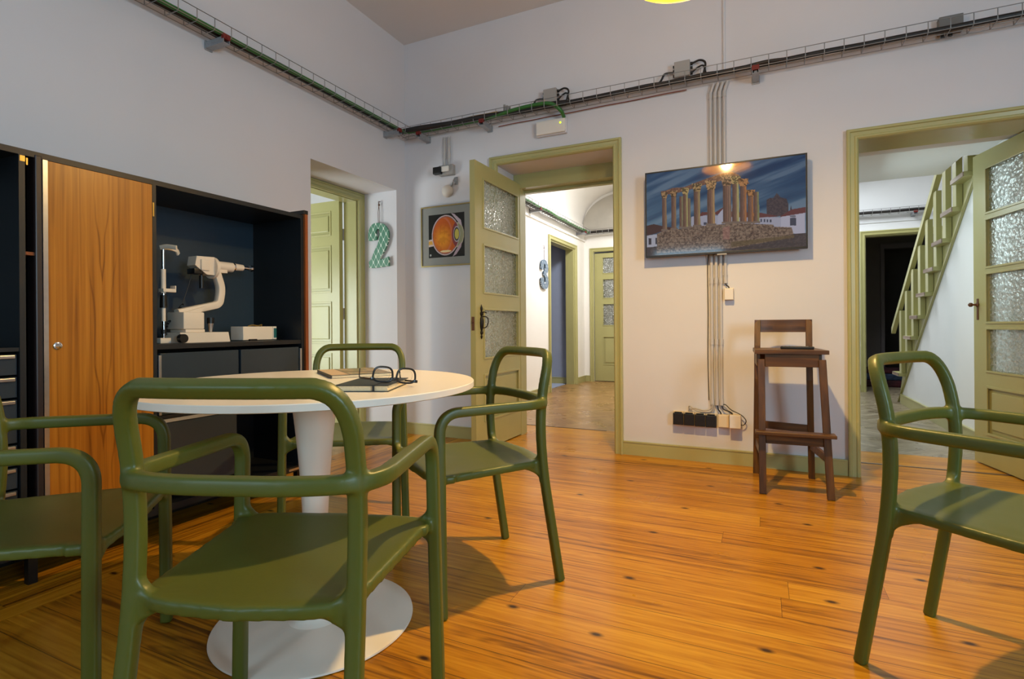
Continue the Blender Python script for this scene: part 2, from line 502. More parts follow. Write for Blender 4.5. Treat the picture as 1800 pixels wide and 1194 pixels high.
class MB:
    def __init__(self):
        self.bm = bmesh.new()

    def box(self, x0, x1, y0, y1, z0, z1, bevel=0.0, mtx=None):
        b = bmesh.new()
        vs = [b.verts.new((x, y, z)) for z in (z0, z1) for y in (y0, y1) for x in (x0, x1)]
        for f in ((0, 2, 3, 1), (4, 5, 7, 6), (0, 1, 5, 4), (2, 6, 7, 3), (0, 4, 6, 2), (1, 3, 7, 5)):
            b.faces.new([vs[i] for i in f])
        if bevel > 0:
            bmesh.ops.bevel(b, geom=b.edges[:], offset=bevel, segments=2, affect='EDGES', profile=0.6)
        self.merge(b, mtx)
        return self

    def merge(self, b, mtx=None):
        if mtx is not None:
            b.transform(mtx)
        me = bpy.data.meshes.new('tmp')
        b.to_mesh(me)
        b.free()
        self.bm.from_mesh(me)
        bpy.data.meshes.remove(me)

    def cyl(self, p0, p1, r0, r1=None, seg=20, cap=True):
        p0, p1 = Vector(p0), Vector(p1)
        r1 = r0 if r1 is None else r1
        d = (p1 - p0).normalized()
        a = d.orthogonal().normalized()
        c = d.cross(a)
        R0, R1 = [], []
        for i in range(seg):
            t = 2 * PI * i / seg
            v = a * math.cos(t) + c * math.sin(t)
            R0.append(self.bm.verts.new(p0 + v * r0))
            R1.append(self.bm.verts.new(p1 + v * r1))
        for i in range(seg):
            j = (i + 1) % seg
            self.bm.faces.new((R0[i], R0[j], R1[j], R1[i]))
        if cap:
            self.bm.faces.new(R0[::-1])
            self.bm.faces.new(R1)
        return self

    def lathe(self, prof, center=(0, 0, 0), axis='Z', seg=48):
        """prof: list of (r, h); closed to the axis where r == 0"""
        ax = 'XYZ'.index(axis)
        o = [(ax + 1) % 3, (ax + 2) % 3]
        rings = []
        for r, hgt in prof:
            if r <= 1e-6:
                p = list(center)
                p[ax] += hgt
                rings.append([self.bm.verts.new(p)])
            else:
                ring = []
                for i in range(seg):
                    t = 2 * PI * i / seg
                    p = list(center)
                    p[ax] += hgt
                    p[o[0]] += r * math.cos(t)
                    p[o[1]] += r * math.sin(t)
                    ring.append(self.bm.verts.new(p))
                rings.append(ring)
        for a, b in zip(rings, rings[1:]):
            for i in range(seg):
                j = (i + 1) % seg
                if len(a) == 1 and len(b) == 1:
                    continue
                if len(a) == 1:
                    self.bm.faces.new((a[0], b[j], b[i]))
                elif len(b) == 1:
                    self.bm.faces.new((a[i], a[j], b[0]))
                else:
                    self.bm.faces.new((a[i], a[j], b[j], b[i]))
        return self

    def prism(self, poly, d0, d1, axis='Y', mtx=None):
        """extrude a 2d polygon; axis Y: poly in (x,z); X: poly in (y,z); Z: (x,y)"""
        def P(p, d):
            return {'Y': (p[0], d, p[1]), 'X': (d, p[0], p[1]), 'Z': (p[0], p[1], d)}[axis]
        b = bmesh.new()
        A = [b.verts.new(P(p, d0)) for p in poly]
        B = [b.verts.new(P(p, d1)) for p in poly]
        n = len(poly)
        b.faces.new(A)
        b.faces.new(B[::-1])
        for i in range(n):
            j = (i + 1) % n
            b.faces.new((A[i], B[i], B[j], A[j]))
        bmesh.ops.recalc_face_normals(b, faces=b.faces[:])
        self.merge(b, mtx)
        return self

    def tube(self, pts, r, seg=8, cap=True):
        sweep(self.bm, pts, r, r, Vector((0.13, 0.31, 0.94)), seg, 2.0, cap)
        return self

    def build(self, name, material, parent=None, smooth=None):
        bmesh.ops.recalc_face_normals(self.bm, faces=self.bm.faces[:])
        me = bpy.data.meshes.new(name)
        self.bm.to_mesh(me)
        self.bm.free()
        me.materials.append(material)
        if smooth is not None:
            me.polygons.foreach_set('use_smooth', [True] * len(me.polygons))
            me.set_sharp_from_angle(angle=math.radians(smooth))
        o = bpy.data.objects.new(name, me)
        COL.objects.link(o)
        if parent is not None:
            o.parent = parent
        return o


def sweep(bm, pts, a, b, ref, seg=12, power=2.0, cap=True):
    pts = [Vector(p) for p in pts]
    n = len(pts)
    rings = []
    prev = None
    for i, p in enumerate(pts):
        t = (pts[min(i + 1, n - 1)] - pts[max(i - 1, 0)]).normalized()
        r = ref if prev is None else prev
        n1 = (r - t * r.dot(t))
        if n1.length < 1e-4:
            n1 = t.orthogonal()
        n1.normalize()
        prev = n1
        n2 = t.cross(n1)
        ring = []
        for k in range(seg):
            th = 2 * PI * (k + 0.5) / seg
            c, s = math.cos(th), math.sin(th)
            e = 2.0 / power
            u = math.copysign(abs(c) ** e, c) * a
            v = math.copysign(abs(s) ** e, s) * b
            ring.append(bm.verts.new(p + n1 * u + n2 * v))
        rings.append(ring)
    for A, B in zip(rings, rings[1:]):
        for k in range(seg):
            j = (k + 1) % seg
            bm.faces.new((A[k], A[j], B[j], B[k]))
    if cap:
        bm.faces.new(rings[0][::-1])
        bm.faces.new(rings[-1])


def fillet(pts, radii, n=8):
    """polyline with rounded corners"""
    pts = [Vector(p) for p in pts]
    out = [pts[0]]
    for i in range(1, len(pts) - 1):
        p, a, b = pts[i], pts[i - 1], pts[i + 1]
        r = radii[i - 1]
        d0, d1 = (a - p), (b - p)
        l0, l1 = min(r, d0.length * 0.499), min(r, d1.length * 0.499)
        s, e = p + d0.normalized() * l0, p + d1.normalized() * l1
        for k in range(n + 1):
            t = k / n
            out.append(s * (1 - t) ** 2 + p * 2 * t * (1 - t) * 0.86 + e * t ** 2 + (s + e) * 0.5 * 2 * t * (1 - t) * 0.14)
    out.append(pts[-1])
    return out


def resample(pts, step):
    pts = [Vector(p) for p in pts]
    out = [pts[0]]
    for a, b in zip(pts, pts[1:]):
        k = max(1, int((b - a).length / step))
        for i in range(1, k + 1):
            out.append(a.lerp(b, i / k))
    return out


def catmull(pts, n=8):
    P = [Vector(p) for p in pts]
    P = [P[0] * 2 - P[1]] + P + [P[-1] * 2 - P[-2]]
    out = []
    for i in range(1, len(P) - 2):
        for k in range(n):
            t = k / n
            out.append(0.5 * ((2 * P[i]) + (P[i + 1] - P[i - 1]) * t + (2 * P[i - 1] - 5 * P[i] + 4 * P[i + 1] - P[i + 2]) * t * t
                              + (-P[i - 1] + 3 * P[i] - 3 * P[i + 1] + P[i + 2]) * t ** 3))
    out.append(P[-2])
    return out


def tag(o, label, cat, group=None):
    o['label'] = label
    o['category'] = cat
    if group:
        o['group'] = group
    return o


def struct(o, label=None):
    o['kind'] = 'structure'
    return o


def empty(name, loc=(0, 0, 0), rz=0.0):
    o = bpy.data.objects.new(name, None)
    o.empty_display_size = 0.1
    COL.objects.link(o)
    o.location = loc
    o.rotation_euler = (0, 0, rz)
    return o


def kids(o):
    return [c for c in COL.objects if c.parent == o]


def copy_tree(o, parent=None):
    c = o.copy()
    COL.objects.link(c)
    c.parent = parent
    for ch in kids(o):
        copy_tree(ch, c)
    return c

# ================================================================ SETTING
XL, YB, H = -2.83, 3.83, 3.40          # left wall face, back wall face, ceiling height
YB2, YF = 4.25, 8.60                   # rear face of the back wall, far wall of both halls

struct(MB().box(-2.83, 3.2, -3.0, 4.6, -0.12, 0.0).build('floor', M['floor']))
struct(MB().box(-2.83, 0.2, 4.6, YF, -0.12, 0.0).build('floor_corridor', M['parquet']))
struct(MB().box(0.2, 3.2, 4.6, YF, -0.12, 0.0).build('floor_stair_hall', M['parquet_grey']))
struct(MB().box(-6.0, -2.83, 1.2, 4.6, -0.12, 0.0).build('floor_back_room', M['parquet']))
struct(MB().box(0.2, 3.2, YF, 12.2, -0.12, 0.0).build('floor_dim_room', M['parquet_grey']))
# dark threshold strips where the boards meet the parquet
struct(MB().box(-2.7, -1.25, 4.585, 4.605, 0.0, 0.0025).build('trim_1', mat('dark_threshold_strip', (74, 50, 34), 0.5)))
struct(MB().box(0.2, 1.46, 4.205, 4.222, 0.0, 0.0025).build('trim_2', mat('dark_threshold_gap', (60, 50, 44), 0.5)))
struct(MB().box(-2.83, 3.2, -3.0, YB, H, H + 0.1).build('ceiling', M['ceil']))

# back wall with its two door openings
m = MB()
m.box(-2.83, -1.925, YB, YB2, 0, H).box(-1.925, -0.965, YB, YB2, 2.222, H)
m.box(-0.965, 0.52, YB, YB2, 0, H).box(0.52, 1.56, YB, YB2, 2.055, H).box(1.56, 3.2, YB, YB2, 0, H)
struct(m.build('wall_back', M['wall']))
# left wall with the deep door recess
m = MB()
m.box(-3.2, XL, -3.0, 2.75, 0, H).box(-3.2, XL, 2.75, 3.708, 2.103, H).box(-3.2, XL, 3.708, YB2, 0, H)
struct(m.build('wall_left', M['wall']))
m = MB()
m.box(-3.36, -3.2, 1.2, 2.80, 0, H).box(-3.36, -3.2, 2.80, 3.648, 2.075, H).box(-3.36, -3.2, 3.648, 4.6, 0, H)
struct(m.build('wall_left_rear', M['white']))
struct(MB().box(3.2, 3.3, -3.0, -1.0, 0, H).box(3.2, 3.3, -1.0, 0.2, 0, 1.0).box(3.2, 3.3, -1.0, 0.2, 2.3, H).box(3.2, 3.3, 0.2, 12.2, 0, H).build('wall_right', M['wall']))
m = MB()
m.box(-2.83, -1.85, -3.1, -3.0, 0, H).box(-1.85, -0.65, -3.1, -3.0, 0, 1.0).box(-1.85, -0.65, -3.1, -3.0, 2.3, H)
m.box(-0.65, 3.2, -3.1, -3.0, 0, H)
struct(m.build('wall_front', M['wall']))
for k in range(2):
    m = MB()
    bars = [(a, b, 1.0, 2.3) for a, b in ((0, 0.06), (0.57, 0.63), (1.14, 1.2))]
    for z in (1.0, 1.62, 2.24):
        bars += [(0.06, 0.57, z, z + 0.06), (0.63, 1.14, z, z + 0.06)]
    for a, b, z0_, z1_ in bars:
        if k == 0:
            m.box(-1.85 + a, -1.85 + b, -3.08, -3.02, z0_, z1_)
        else:
            m.box(3.22, 3.28, -1.0 + a, -1.0 + b, z0_, z1_)  # unseen window added to throw daylight on the left wall
    struct(m.build('window_%d' % (k + 1), M['sky_pane']))

# corridor behind door 1: walls, barrel vault, lunette
struct(MB().box(-2.85, -2.70, YB2, 6.99, 0, 2.62).box(-2.85, -2.70, 6.99, 8.09, 2.16, 2.62).box(-2.85, -2.70, 8.09, YF, 0, 2.62).build('wall_corridor_left', M['cream']))
struct(MB().box(-0.93, -0.87, YB2, YF, 0, 2.62).build('wall_corridor_right', M['cream']))
m = MB()
m.box(-2.85, -2.545, YF, YF + 0.12, 0, 3.4).box(-2.545, -1.72, YF, YF + 0.12, 2.165, 3.4).box(-1.72, 0.1, YF, YF + 0.12, 0, 3.4)
struct(m.build('wall_corridor_end', M['cream']))
# barrel vault over the corridor
vb = bmesh.new()
cx0, rz_, rx_ = -1.80, 0.66, 0.93
ring = []
for i in range(33):
    t = PI * i / 32
    ring.append((cx0 - rx_ * math.copysign(abs(math.cos(t)) ** 0.8, math.cos(t)), 2.50 + rz_ * abs(math.sin(t)) ** 0.8))
va = [vb.verts.new((x, YB2, z)) for x, z in ring]
vc = [vb.verts.new((x, YF, z)) for x, z in ring]
vd = [vb.verts.new((cx0 + (x - cx0) * 1.1, YB2, z + 0.06)) for x, z in ring]
ve = [vb.verts.new((cx0 + (x - cx0) * 1.1, YF, z + 0.06)) for x, z in ring]
for i in range(32):
    vb.faces.new((va[i], va[i + 1], vc[i + 1], vc[i]))
    vb.faces.new((vd[i], ve[i], ve[i + 1], vd[i + 1]))
for q in ((va, vd), (ve, vc)):
    for i in range(32):
        vb.faces.new((q[0][i], q[1][i], q[1][i + 1], q[0][i + 1]))
mm = MB()
mm.merge(vb)
struct(mm.build('ceiling_corridor', M['cream'], smooth=40))
# plaster lunette in the end wall
arc = [(cx0 - 0.90 * math.copysign(abs(math.cos(PI * i / 40)) ** 0.8, math.cos(PI * i / 40)), 2.50 + 0.60 * abs(math.sin(PI * i / 40)) ** 0.8) for i in range(41)]
struct(MB().prism(arc, YF - 0.05, YF - 0.001, 'Y').build('trim_3', M['vault']))
struct(MB().box(-2.70, -2.675, YB2 + 0.3, YF - 0.002, 2.33, 2.355).build('trim_4', M['cream']))
# blue-grey room seen through door 3
struct(MB().box(-4.2, -2.86, 8.13, 8.2, 0, 2.6).box(-4.3, -4.2, 6.6, 8.2, 0, 2.6).box(-4.2, -2.86, 6.6, 6.66, 0, 2.6).box(-4.2, -2.86, 6.66, 8.13, 2.5, 2.6).box(-4.2, -2.86, 6.66, 8.13, -0.12, 0).build('wall_side_room', M['grey_room']))

struct(MB().box(-2.7, -1.5, YF + 0.30, YF + 0.40, 0, 2.5).build('light_stop_end_door', M['dark_room']))  # added backing, stops world light leaking through the door gaps
struct(MB().box(-2.545, -1.72, YF, YF + 0.3, -0.1, 0.0).build('floor_end_door', M['parquet']))
# stair hall behind door 2
struct(MB().box(0.10, 0.2, YB2, YF, 0, 3.4).build('wall_stair_hall_left', M['white']))
m = MB()
m.box(0.2, 1.255, YF, YF + 0.12, 0, 3.4).box(1.255, 2.1, YF, YF + 0.12, 2.13, 3.4).box(2.1, 3.2, YF, YF + 0.12, 0, 3.4)
struct(m.build('wall_stair_hall_end', M['white']))
m = MB()
m.box(0.2, 1.33, YB2, 5.45, 2.15, 2.29).box(1.33, 3.2, YB2, 4.93, 2.15, 2.29)
struct(m.build('ceiling_stair_hall_low', M['white']))
struct(MB().box(0.2, 3.2, 5.45, YF, 3.3, 3.4).box(0.2, 3.2, YB2, 5.45, 3.3, 3.4).build('ceiling_stair_hall', M['white']))
# spandrel wall under the stair
struct(MB().prism([(YB2 + 0.0, 0.0), (7.64, 0.0), (7.64, 0.01), (4.94, 2.15), (YB2, 2.15)], 1.46, 1.50, 'X').build('wall_under_stair', M['white']))
struct(MB().box(1.442, 1.46, 4.6, 7.52, 0, 0.10).box(1.438, 1.46, 4.6, 7.50, 0.10, 0.112).build('baseboard_stair', M['green']))
# dim room at the far end
m = MB()
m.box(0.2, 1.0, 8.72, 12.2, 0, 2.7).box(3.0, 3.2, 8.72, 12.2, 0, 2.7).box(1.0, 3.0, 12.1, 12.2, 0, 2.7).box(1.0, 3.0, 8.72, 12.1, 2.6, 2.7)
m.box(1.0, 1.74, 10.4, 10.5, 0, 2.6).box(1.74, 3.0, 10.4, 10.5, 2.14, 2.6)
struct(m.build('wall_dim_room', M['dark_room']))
struct(MB().box(1.74, 1.79, 10.36, 10.40, 0, 2.14).box(1.74, 3.0, 10.36, 10.40, 2.14, 2.22).build('trim_5', mat('dim_door_frame', (128, 120, 122), 0.5)))

# room behind the recessed door
m = MB()
m.box(-6.1, -6.0, 1.2, 4.6, 0, 2.9).box(-6.0, -3.36, 4.5, 4.6, 0, 2.9).box(-6.0, -3.36, 1.1, 1.2, 0, 2.9).box(-6.0, -3.36, 1.2, 4.5, 2.8, 2.9)
struct(m.build('wall_back_room', M['white']))

# ---- door casings -------------------------------------------------
PROF = [(0, 0), (0, 0.026), (0.006, 0.030), (0.016, 0.030), (0.020, 0.022), (0.040, 0.019), (0.046, 0.024), (0.054, 0.024), (0.062, 0.016), (0.066, 0.0)]


def casing(name, a0, a1, zt, plane, side, w=0.066, legs=(True, True)):
    """architrave around an opening; plane ('Y', y0) faces -Y, plane ('X', x0) faces +X"""
    b = bmesh.new()
    s = w / 0.066
    rings = []
    for u, v in PROF:
        u *= s
        pts = [(a0 + u, 0), (a0 + u, zt - u), (a1 - u, zt - u), (a1 - u, 0)]
        ring = []
        for p in pts:
            if plane[0] == 'Y':
                ring.append(b.verts.new((p[0], plane[1] - v, p[1])))
            else:
                ring.append(b.verts.new((plane[1] + v, p[0], p[1])))
        rings.append(ring)
    for A, B in zip(rings, rings[1:]):
        for i in range(3):
            b.faces.new((A[i], A[i + 1], B[i + 1], B[i]))
    q = MB()
    q.merge(b)
    return struct(q.build(name, M['green']))


casing('trim_6', -1.985, -0.915, 2.287, ('Y', YB), 0)
casing('trim_7', 0.470, 1.63, 2.110, ('Y', YB), 0)
casing('trim_8', 2.74, 3.706, 2.101, ('X', -3.2), 0)
casing('trim_9', 6.93, 8.15, 2.21, ('X', -2.70), 0)
casing('trim_10', -2.60, -1.66, 2.215, ('Y', YF), 0)
casing('trim_11', 1.205, 2.16, 2.185, ('Y', YF), 0)
# jambs (door frames) set in the openings
m = MB()
m.box(-1.925, -1.865, 4.14, YB2, 0, 2.222).box(-1.035, -0.965, 4.14, YB2, 0, 2.222).box(-1.865, -1.035, 4.14, YB2, 2.105, 2.222)
m.box(-1.925, -1.885, YB2, YB2 + 0.05, 0, 2.17).box(-1.015, -0.965, YB2, YB2 + 0.05, 0, 2.17).box(-1.885, -1.015, YB2, YB2 + 0.05, 2.085, 2.17)
struct(m.build('trim_12', M['green']))
m = MB()
m.box(-3.34, -3.205, 2.75, 2.85, 0, 2.06).box(-3.34, -3.205, 3.628, 3.70, 0, 2.085).box(-3.34, -3.205, 2.85, 3.628, 2.03, 2.085)
struct(m.build('trim_13', M['green']))
m = MB()
m.box(0.522, 0.53, YB + 0.002, YB2, 0, 2.053).box(0.53, 1.55, YB + 0.002, 4.12, 2.045, 2.053)
struct(m.build('trim_14', M['green']))
m = MB()
m.box(-2.83, -2.702, 6.99, 7.0, 0, 2.155).box(-2.83, -2.702, 8.03, 8.088, 0, 2.155).box(-2.83, -2.702, 7.0, 8.03, 2.13, 2.155)
struct(m.build('trim_15', M['green']))
m = MB()
m.box(1.257, 1.275, YF + 0.002, YF + 0.118, 0, 2.128).box(1.275, 2.1, YF + 0.002, YF + 0.118, 2.11, 2.128)
struct(m.build('trim_16', M['green']))


def baseboard(name, segs):
    m = MB()
    for (x0, x1, y0, y1, nx, ny) in segs:
        m.box(x0, x1, y0, y1, 0, 0.088)
        # small rounded cap moulding
        m.box(x0 - 0.0, x1 + (0.004 if nx > 0 else 0), y0 - (0.004 if ny < 0 else 0), y1, 0.088, 0.098, 0.002)
    return struct(m.build(name, M['green']))


baseboard('baseboard_back', [(-2.81, -1.99, YB - 0.018, YB, 0, -1), (-0.915, 0.468, YB - 0.018, YB, 0, -1), (1.632, 3.2, YB - 0.018, YB, 0, -1)])
baseboard('baseboard_left', [(XL, XL + 0.018, -2.9, 2.75, 1, 0), (XL, XL + 0.018, 3.71, 3.82, 1, 0)])
baseboard('baseboard_recess', [(-3.17, -2.832, 3.692, 3.708, 0, -1)])
baseboard('baseboard_corridor', [(-2.70, -2.682, 4.4, 6.928, 1, 0), (-2.70, -2.682, 8.152, 8.58, 1, 0), (-2.68, -2.602, YF - 0.018, YF, 0, -1)])
baseboard('baseboard_side_room', [(-4.18, -2.862, 8.112, 8.13, 0, -1)])
baseboard('baseboard_end', [(0.2, 1.203, YF - 0.018, YF, 0, -1)])

# ---- door leaves ---------------------------------------------------


def panel_set(m, x0, x1, z0, z1, y0, y1, depth=0.012):
    """raised and fielded panel"""
    m.box(x0, x1, y0 + depth, y1 - depth, z0, z1)
    g = 0.035
    m.box(x0 + g, x1 - g, y0 + 0.004, y1 - 0.004, z0 + g, z1 - g, 0.006)


def mould(m, x0, x1, z0, z1, y, w=0.014, t=0.008):
    """thin bolection strip around a rectangle at face y, proud towards the sign of t"""
    ya, yb = sorted((y, y + t))
    m.box(x0, x1, ya, yb, z0, z0 + w, 0.002).box(x0, x1, ya, yb, z1 - w, z1, 0.002)
    m.box(x0, x0 + w, ya, yb, z0 + w, z1 - w, 0.002).box(x1 - w, x1, ya, yb, z0 + w, z1 - w, 0.002)


def leaf(name, W, Hh, panes, panels, stile, glass, loc, rz, th=0.042, z0=0.01, muntins=()):
    """leaf in local x (0 at hinge .. W), y thickness centred, z up"""
    m = MB()
    y0, y1 = -th / 2, th / 2
    m.box(0, stile, y0, y1, z0, Hh).box(W - stile, W, y0, y1, z0, Hh)
    op = sorted([(a, b) for a, b in panes] + [(a, b) for a, b in panels])
    z = z0
    for a, b in op:
        if a - z > 0.001:
            m.box(stile, W - stile, y0, y1, z, a)
        z = b
    m.box(stile, W - stile, y0, y1, z, Hh)
    for a, b in panels:
        panel_set(m, stile, W - stile, a, b, y0, y1)
        mould(m, stile - 0.004, W - stile + 0.004, a - 0.004, b + 0.004, y0, 0.016, -0.006)
        mould(m, stile - 0.004, W - stile + 0.004, a - 0.004, b + 0.004, y1, 0.016, 0.006)
    for a, b in panes:
        mould(m, stile - 0.006, W - stile + 0.006, a - 0.006, b + 0.006, y0, 0.014, -0.006)
        mould(m, stile - 0.006, W - stile + 0.006, a - 0.006, b + 0.006, y1, 0.014, 0.006)
    root = m.build(name, M['green'])
    root.location = loc
    root.rotation_euler = (0, 0, rz)
    struct(root)
    for a, b in panes:
        MB().box(stile - 0.004, W - stile + 0.004, -0.003, 0.003, a - 0.004, b + 0.004).build('glass_pane', glass, root)
    return root


# door 1: three hammered panes over a panel, swung open into the room
d1 = leaf('door_1', 0.85, 2.14, [(0.69, 1.06), (1.178, 1.540), (1.665, 2.030)], [(0.22, 0.57)], 0.125, M['glass_a'], (-1.888, 4.225, 0), math.radians(-90.8))
# wrought iron handles on both faces
for s in (-1, 1):
    m = MB()
    yy = s * 0.027
    m.lathe([(0, -0.12), (0.004, -0.115), (0.009, -0.10), (0.004, -0.088), (0.012, -0.078), (0.012, -0.066), (0.006, -0.058), (0.014, -0.03), (0.017, 0.0),
             (0.014, 0.03), (0.006, 0.05), (0.014, 0.062), (0.014, 0.074), (0.005, 0.084), (0.009, 0.096), (0.010, 0.108), (0.003, 0.13), (0, 0.14)], (0.772, yy, 0.955), 'Z', 14)
    hd = m.build('handle_plate', M['iron'], d1, 40)
    m = MB()
    m.tube(catmull([(0.772, yy, 1.00), (0.76, s * 0.05, 1.002), (0.748, s * 0.066, 0.99), (0.745, s * 0.066, 0.955), (0.752, s * 0.055, 0.925), (0.772, yy, 0.915)]), 0.0042, 8)
    m.tube(catmull([(0.772, yy, 1.035), (0.76, s * 0.045, 1.035), (0.75, s * 0.058, 1.028)]), 0.004, 8)
    m.build('handle_grip', M['iron'], hd, 40)
MB().box(0.8495, 0.8515, -0.012, 0.012, 0.90, 1.0).cyl((0.85, 0, 0.965), (0.862, 0, 0.965), 0.008).build('lock_plate', M['cord'], d1)

# door 2: glazed leaf of the stair hall, four panes, open towards the hall
d2 = leaf('door_2', 0.64, 2.04, [(0.615, 0.895), (0.93, 1.25), (1.285, 1.600), (1.635, 1.93)], [(0.21, 0.52)], 0.135, M['glass_b'], (1.43, 3.925, 0), math.radians(101.5), muntins=())
m = MB()
m.lathe([(0, 0), (0.016, 0.002), (0.016, 0.006), (0.007, 0.01), (0.006, 0.03), (0.013, 0.034), (0.014, 0.046), (0.006, 0.054), (0, 0.055)], (0.595, 0.021, 1.05), 'Y', 14)
m.box(0.585, 0.605, 0.021, 0.025, 0.95, 1.09, 0.003)
m.build('door_knob', M['cord'], d2, 40)

# door 3: four panelled leaf of the back room
d3 = leaf('door_3', 0.82, 2.045, [], [(0.16, 0.70), (0.79, 1.155), (1.24, 1.65), (1.745, 1.955)], 0.095, M['glass_a'], (-3.352, 3.60, 0), math.radians(180.0))
for z in (0.3, 1.05, 1.75):
    MB().cyl((0.0, -0.03, z - 0.05), (0.0, -0.03, z + 0.05), 0.007).build('hinge', M['box_grey'], d3)

# door 4: glazed door closing the end of the corridor
d4 = leaf('door_4', 0.80, 2.13, [(0.93, 1.29), (1.38, 1.70), (1.79, 2.06)], [(0.28, 0.75)], 0.14, M['glass_a'], (-2.535, 8.66, 0), 0)

# ================================================================ ARMCHAIRS


def chair_meshes():
    """one moulded shell, blended at the joints, then divided into its parts"""
    m = MB()
    bm = m.bm
    def whole(half):
        h = resample(half, 0.018)
        return h + [Vector((-p.x, p.y, p.z)) for p in reversed(h)][1:]
    # front legs turning into the armrests and running on as the low back rail
    arm = fillet([(0.264, 0.204, 0.0), (0.251, 0.204, 0.650), (0.249, -0.198, 0.654), (0.125, -0.242, 0.656), (0, -0.242, 0.656)], [0.062, 0.07, 0.10])
    sweep(bm, whole(arm), 0.0162, 0.0168, Vector((1, 0, 0)), 24, 5.0)
    # rear legs, posts and arch
    post = fillet([(0.220, -0.268, 0.0), (0.211, -0.200, 0.430), (0.214, -0.190, 0.655), (0.212, -0.236, 0.826), (0.100, -0.268, 0.828), (0, -0.268, 0.828)], [0.10, 0.12, 0.095, 0.06])
    sweep(bm, whole(post), 0.0160, 0.0158, Vector((1, 0, 0)), 24, 5.0)
    for s in (-1, 1):
        # necks and gussets between the seat and the legs
        for (lx, ly) in ((0.255, 0.204), (0.212, -0.201)):
            g = -math.copysign(1, ly)
            nl = 18
            for k in range(nl):
                z0_ = 0.366 + 0.056 * k / nl
                z1_ = 0.366 + 0.056 * (k + 1) / nl + 0.001
                rch = 0.006 + 0.070 * ((k + 1) / nl) ** 2.6
                xa, xb = sorted((s * (lx - rch), s * lx))
                m.box(xa, xb, ly - (0.0135 if ly < 0 else 0.012), ly + 0.0115, z0_, z1_)
                xa, xb = sorted((s * (lx - 0.013 - 0.021 * (k / nl) ** 2), s * (lx - 0.004)))
                ya, yb = sorted((ly, ly + g * rch))
                if ly < 0:
                    m.box(xa, xb, ya, yb, z0_, z1_)
            xa, xb = sorted((s * (lx - 0.085), s * lx))
            m.box(xa, xb, ly - 0.0145, ly + 0.0125, 0.4200, 0.4445)
            xa, xb = sorted((s * (lx - 0.040), s * (lx - 0.004)))
            ya, yb = sorted((ly, ly + g * 0.055))
            m.box(xa, xb, ya, yb, 0.420, 0.4445)
            # small fillet above the seat
            for k in range(4):
                z0_ = 0.444 + 0.005 * k
                rch = 0.020 + 0.016 * (1 - k / 4) ** 2
                xa, xb = sorted((s * (lx - rch), s * lx))
                m.box(xa, xb, ly - 0.012, ly + 0.012, z0_ - 0.001, z0_ + 0.005)
    # seat slab: outline with soft corners, gently dished
    out = []
    for i in range(96):
        t = 2 * PI * i / 96
        c, s_ = math.cos(t), math.sin(t)
        e = 2 / 11.0
        u = math.copysign(abs(c) ** e, c)
        v = math.copysign(abs(s_) ** e, s_)
        yy = 0.003 + v * 0.214
        hw = 0.206 + 0.042 * (v + 1) / 2
        bow = -0.034 * (1 - u * u) if v < 0 else 0.016 * (1 - u * u)
        out.append((u * hw, yy + bow * abs(v)))
    n = len(out)
    R = 10
    top, bot = [], []
    for k in range(R + 1):
        f = k / R
        rt, rb = [], []
        for (x, y) in out:
            dish = 0.014 * (1 - f ** 2.2)
            rt.append(bm.verts.new((x * max(f, 0.001), y * max(f, 0.001), 0.448 - dish - (0.003 if k == R else 0))))
            rb.append(bm.verts.new((x * max(f, 0.001), y * max(f, 0.001), 0.420 - dish * 0.4)))
        top.append(rt)
        bot.append(rb)
    for k in range(R):
        for i in range(n):
            j = (i + 1) % n
            bm.faces.new((top[k][i], top[k][j], top[k + 1][j], top[k + 1][i]))
            bm.faces.new((bot[k][i], bot[k + 1][i], bot[k + 1][j], bot[k][j]))
    for i in range(n):
        j = (i + 1) % n
        bm.faces.new((top[R][i], top[R][j], bot[R][j], bot[R][i]))
    tmp = m.build('shell', M['chair'])
    rm = tmp.modifiers.new('r', 'REMESH')
    rm.mode = 'VOXEL'
    rm.voxel_size = 0.0042
    rm.use_smooth_shade = True
    sm = tmp.modifiers.new('s', 'SMOOTH')
    sm.factor = 0.5
    sm.iterations = 8
    dg = bpy.context.evaluated_depsgraph_get()
    me = bpy.data.meshes.new_from_object(tmp.evaluated_get(dg))
    bpy.data.objects.remove(tmp)
    nv, npol = len(me.vertices), len(me.polygons)
    co = np.empty(nv * 3)
    me.vertices.foreach_get('co', co)
    co = co.reshape(-1, 3)
    no = np.empty(nv * 3)
    me.vertices.foreach_get('normal', no)
    no = no.reshape(-1, 3)
    faces = [tuple(p.vertices) for p in me.polygons]
    cen = np.array([co[list(f)].mean(0) for f in faces])
    x, y, z = cen.T
    part = np.full(len(faces), 0)
    # seat / legs / arms / back
    legx = np.where(y > 0, 0.236, 0.192)
    leg = (z < 0.402) | ((z < 0.47) & (np.abs(x) > legx) & (np.abs(y) > 0.15))
    seat = (z < 0.47) & ~leg
    rest = ~(leg | seat)
    back = rest & ((np.abs(x) < 0.232) & (y < -0.155))
    arm = rest & ~back
    part[leg & (x > 0) & (y > 0)] = 1
    part[leg & (x < 0) & (y > 0)] = 2
    part[leg & (x > 0) & (y < 0)] = 3
    part[leg & (x < 0) & (y < 0)] = 4
    part[seat] = 5
    part[back] = 6
    part[arm & (x > 0)] = 7
    part[arm & (x < 0)] = 8
    names = {1: 'leg', 2: 'leg', 3: 'leg', 4: 'leg', 5: 'seat', 6: 'backrest', 7: 'armrest', 8: 'armrest'}
    res = []
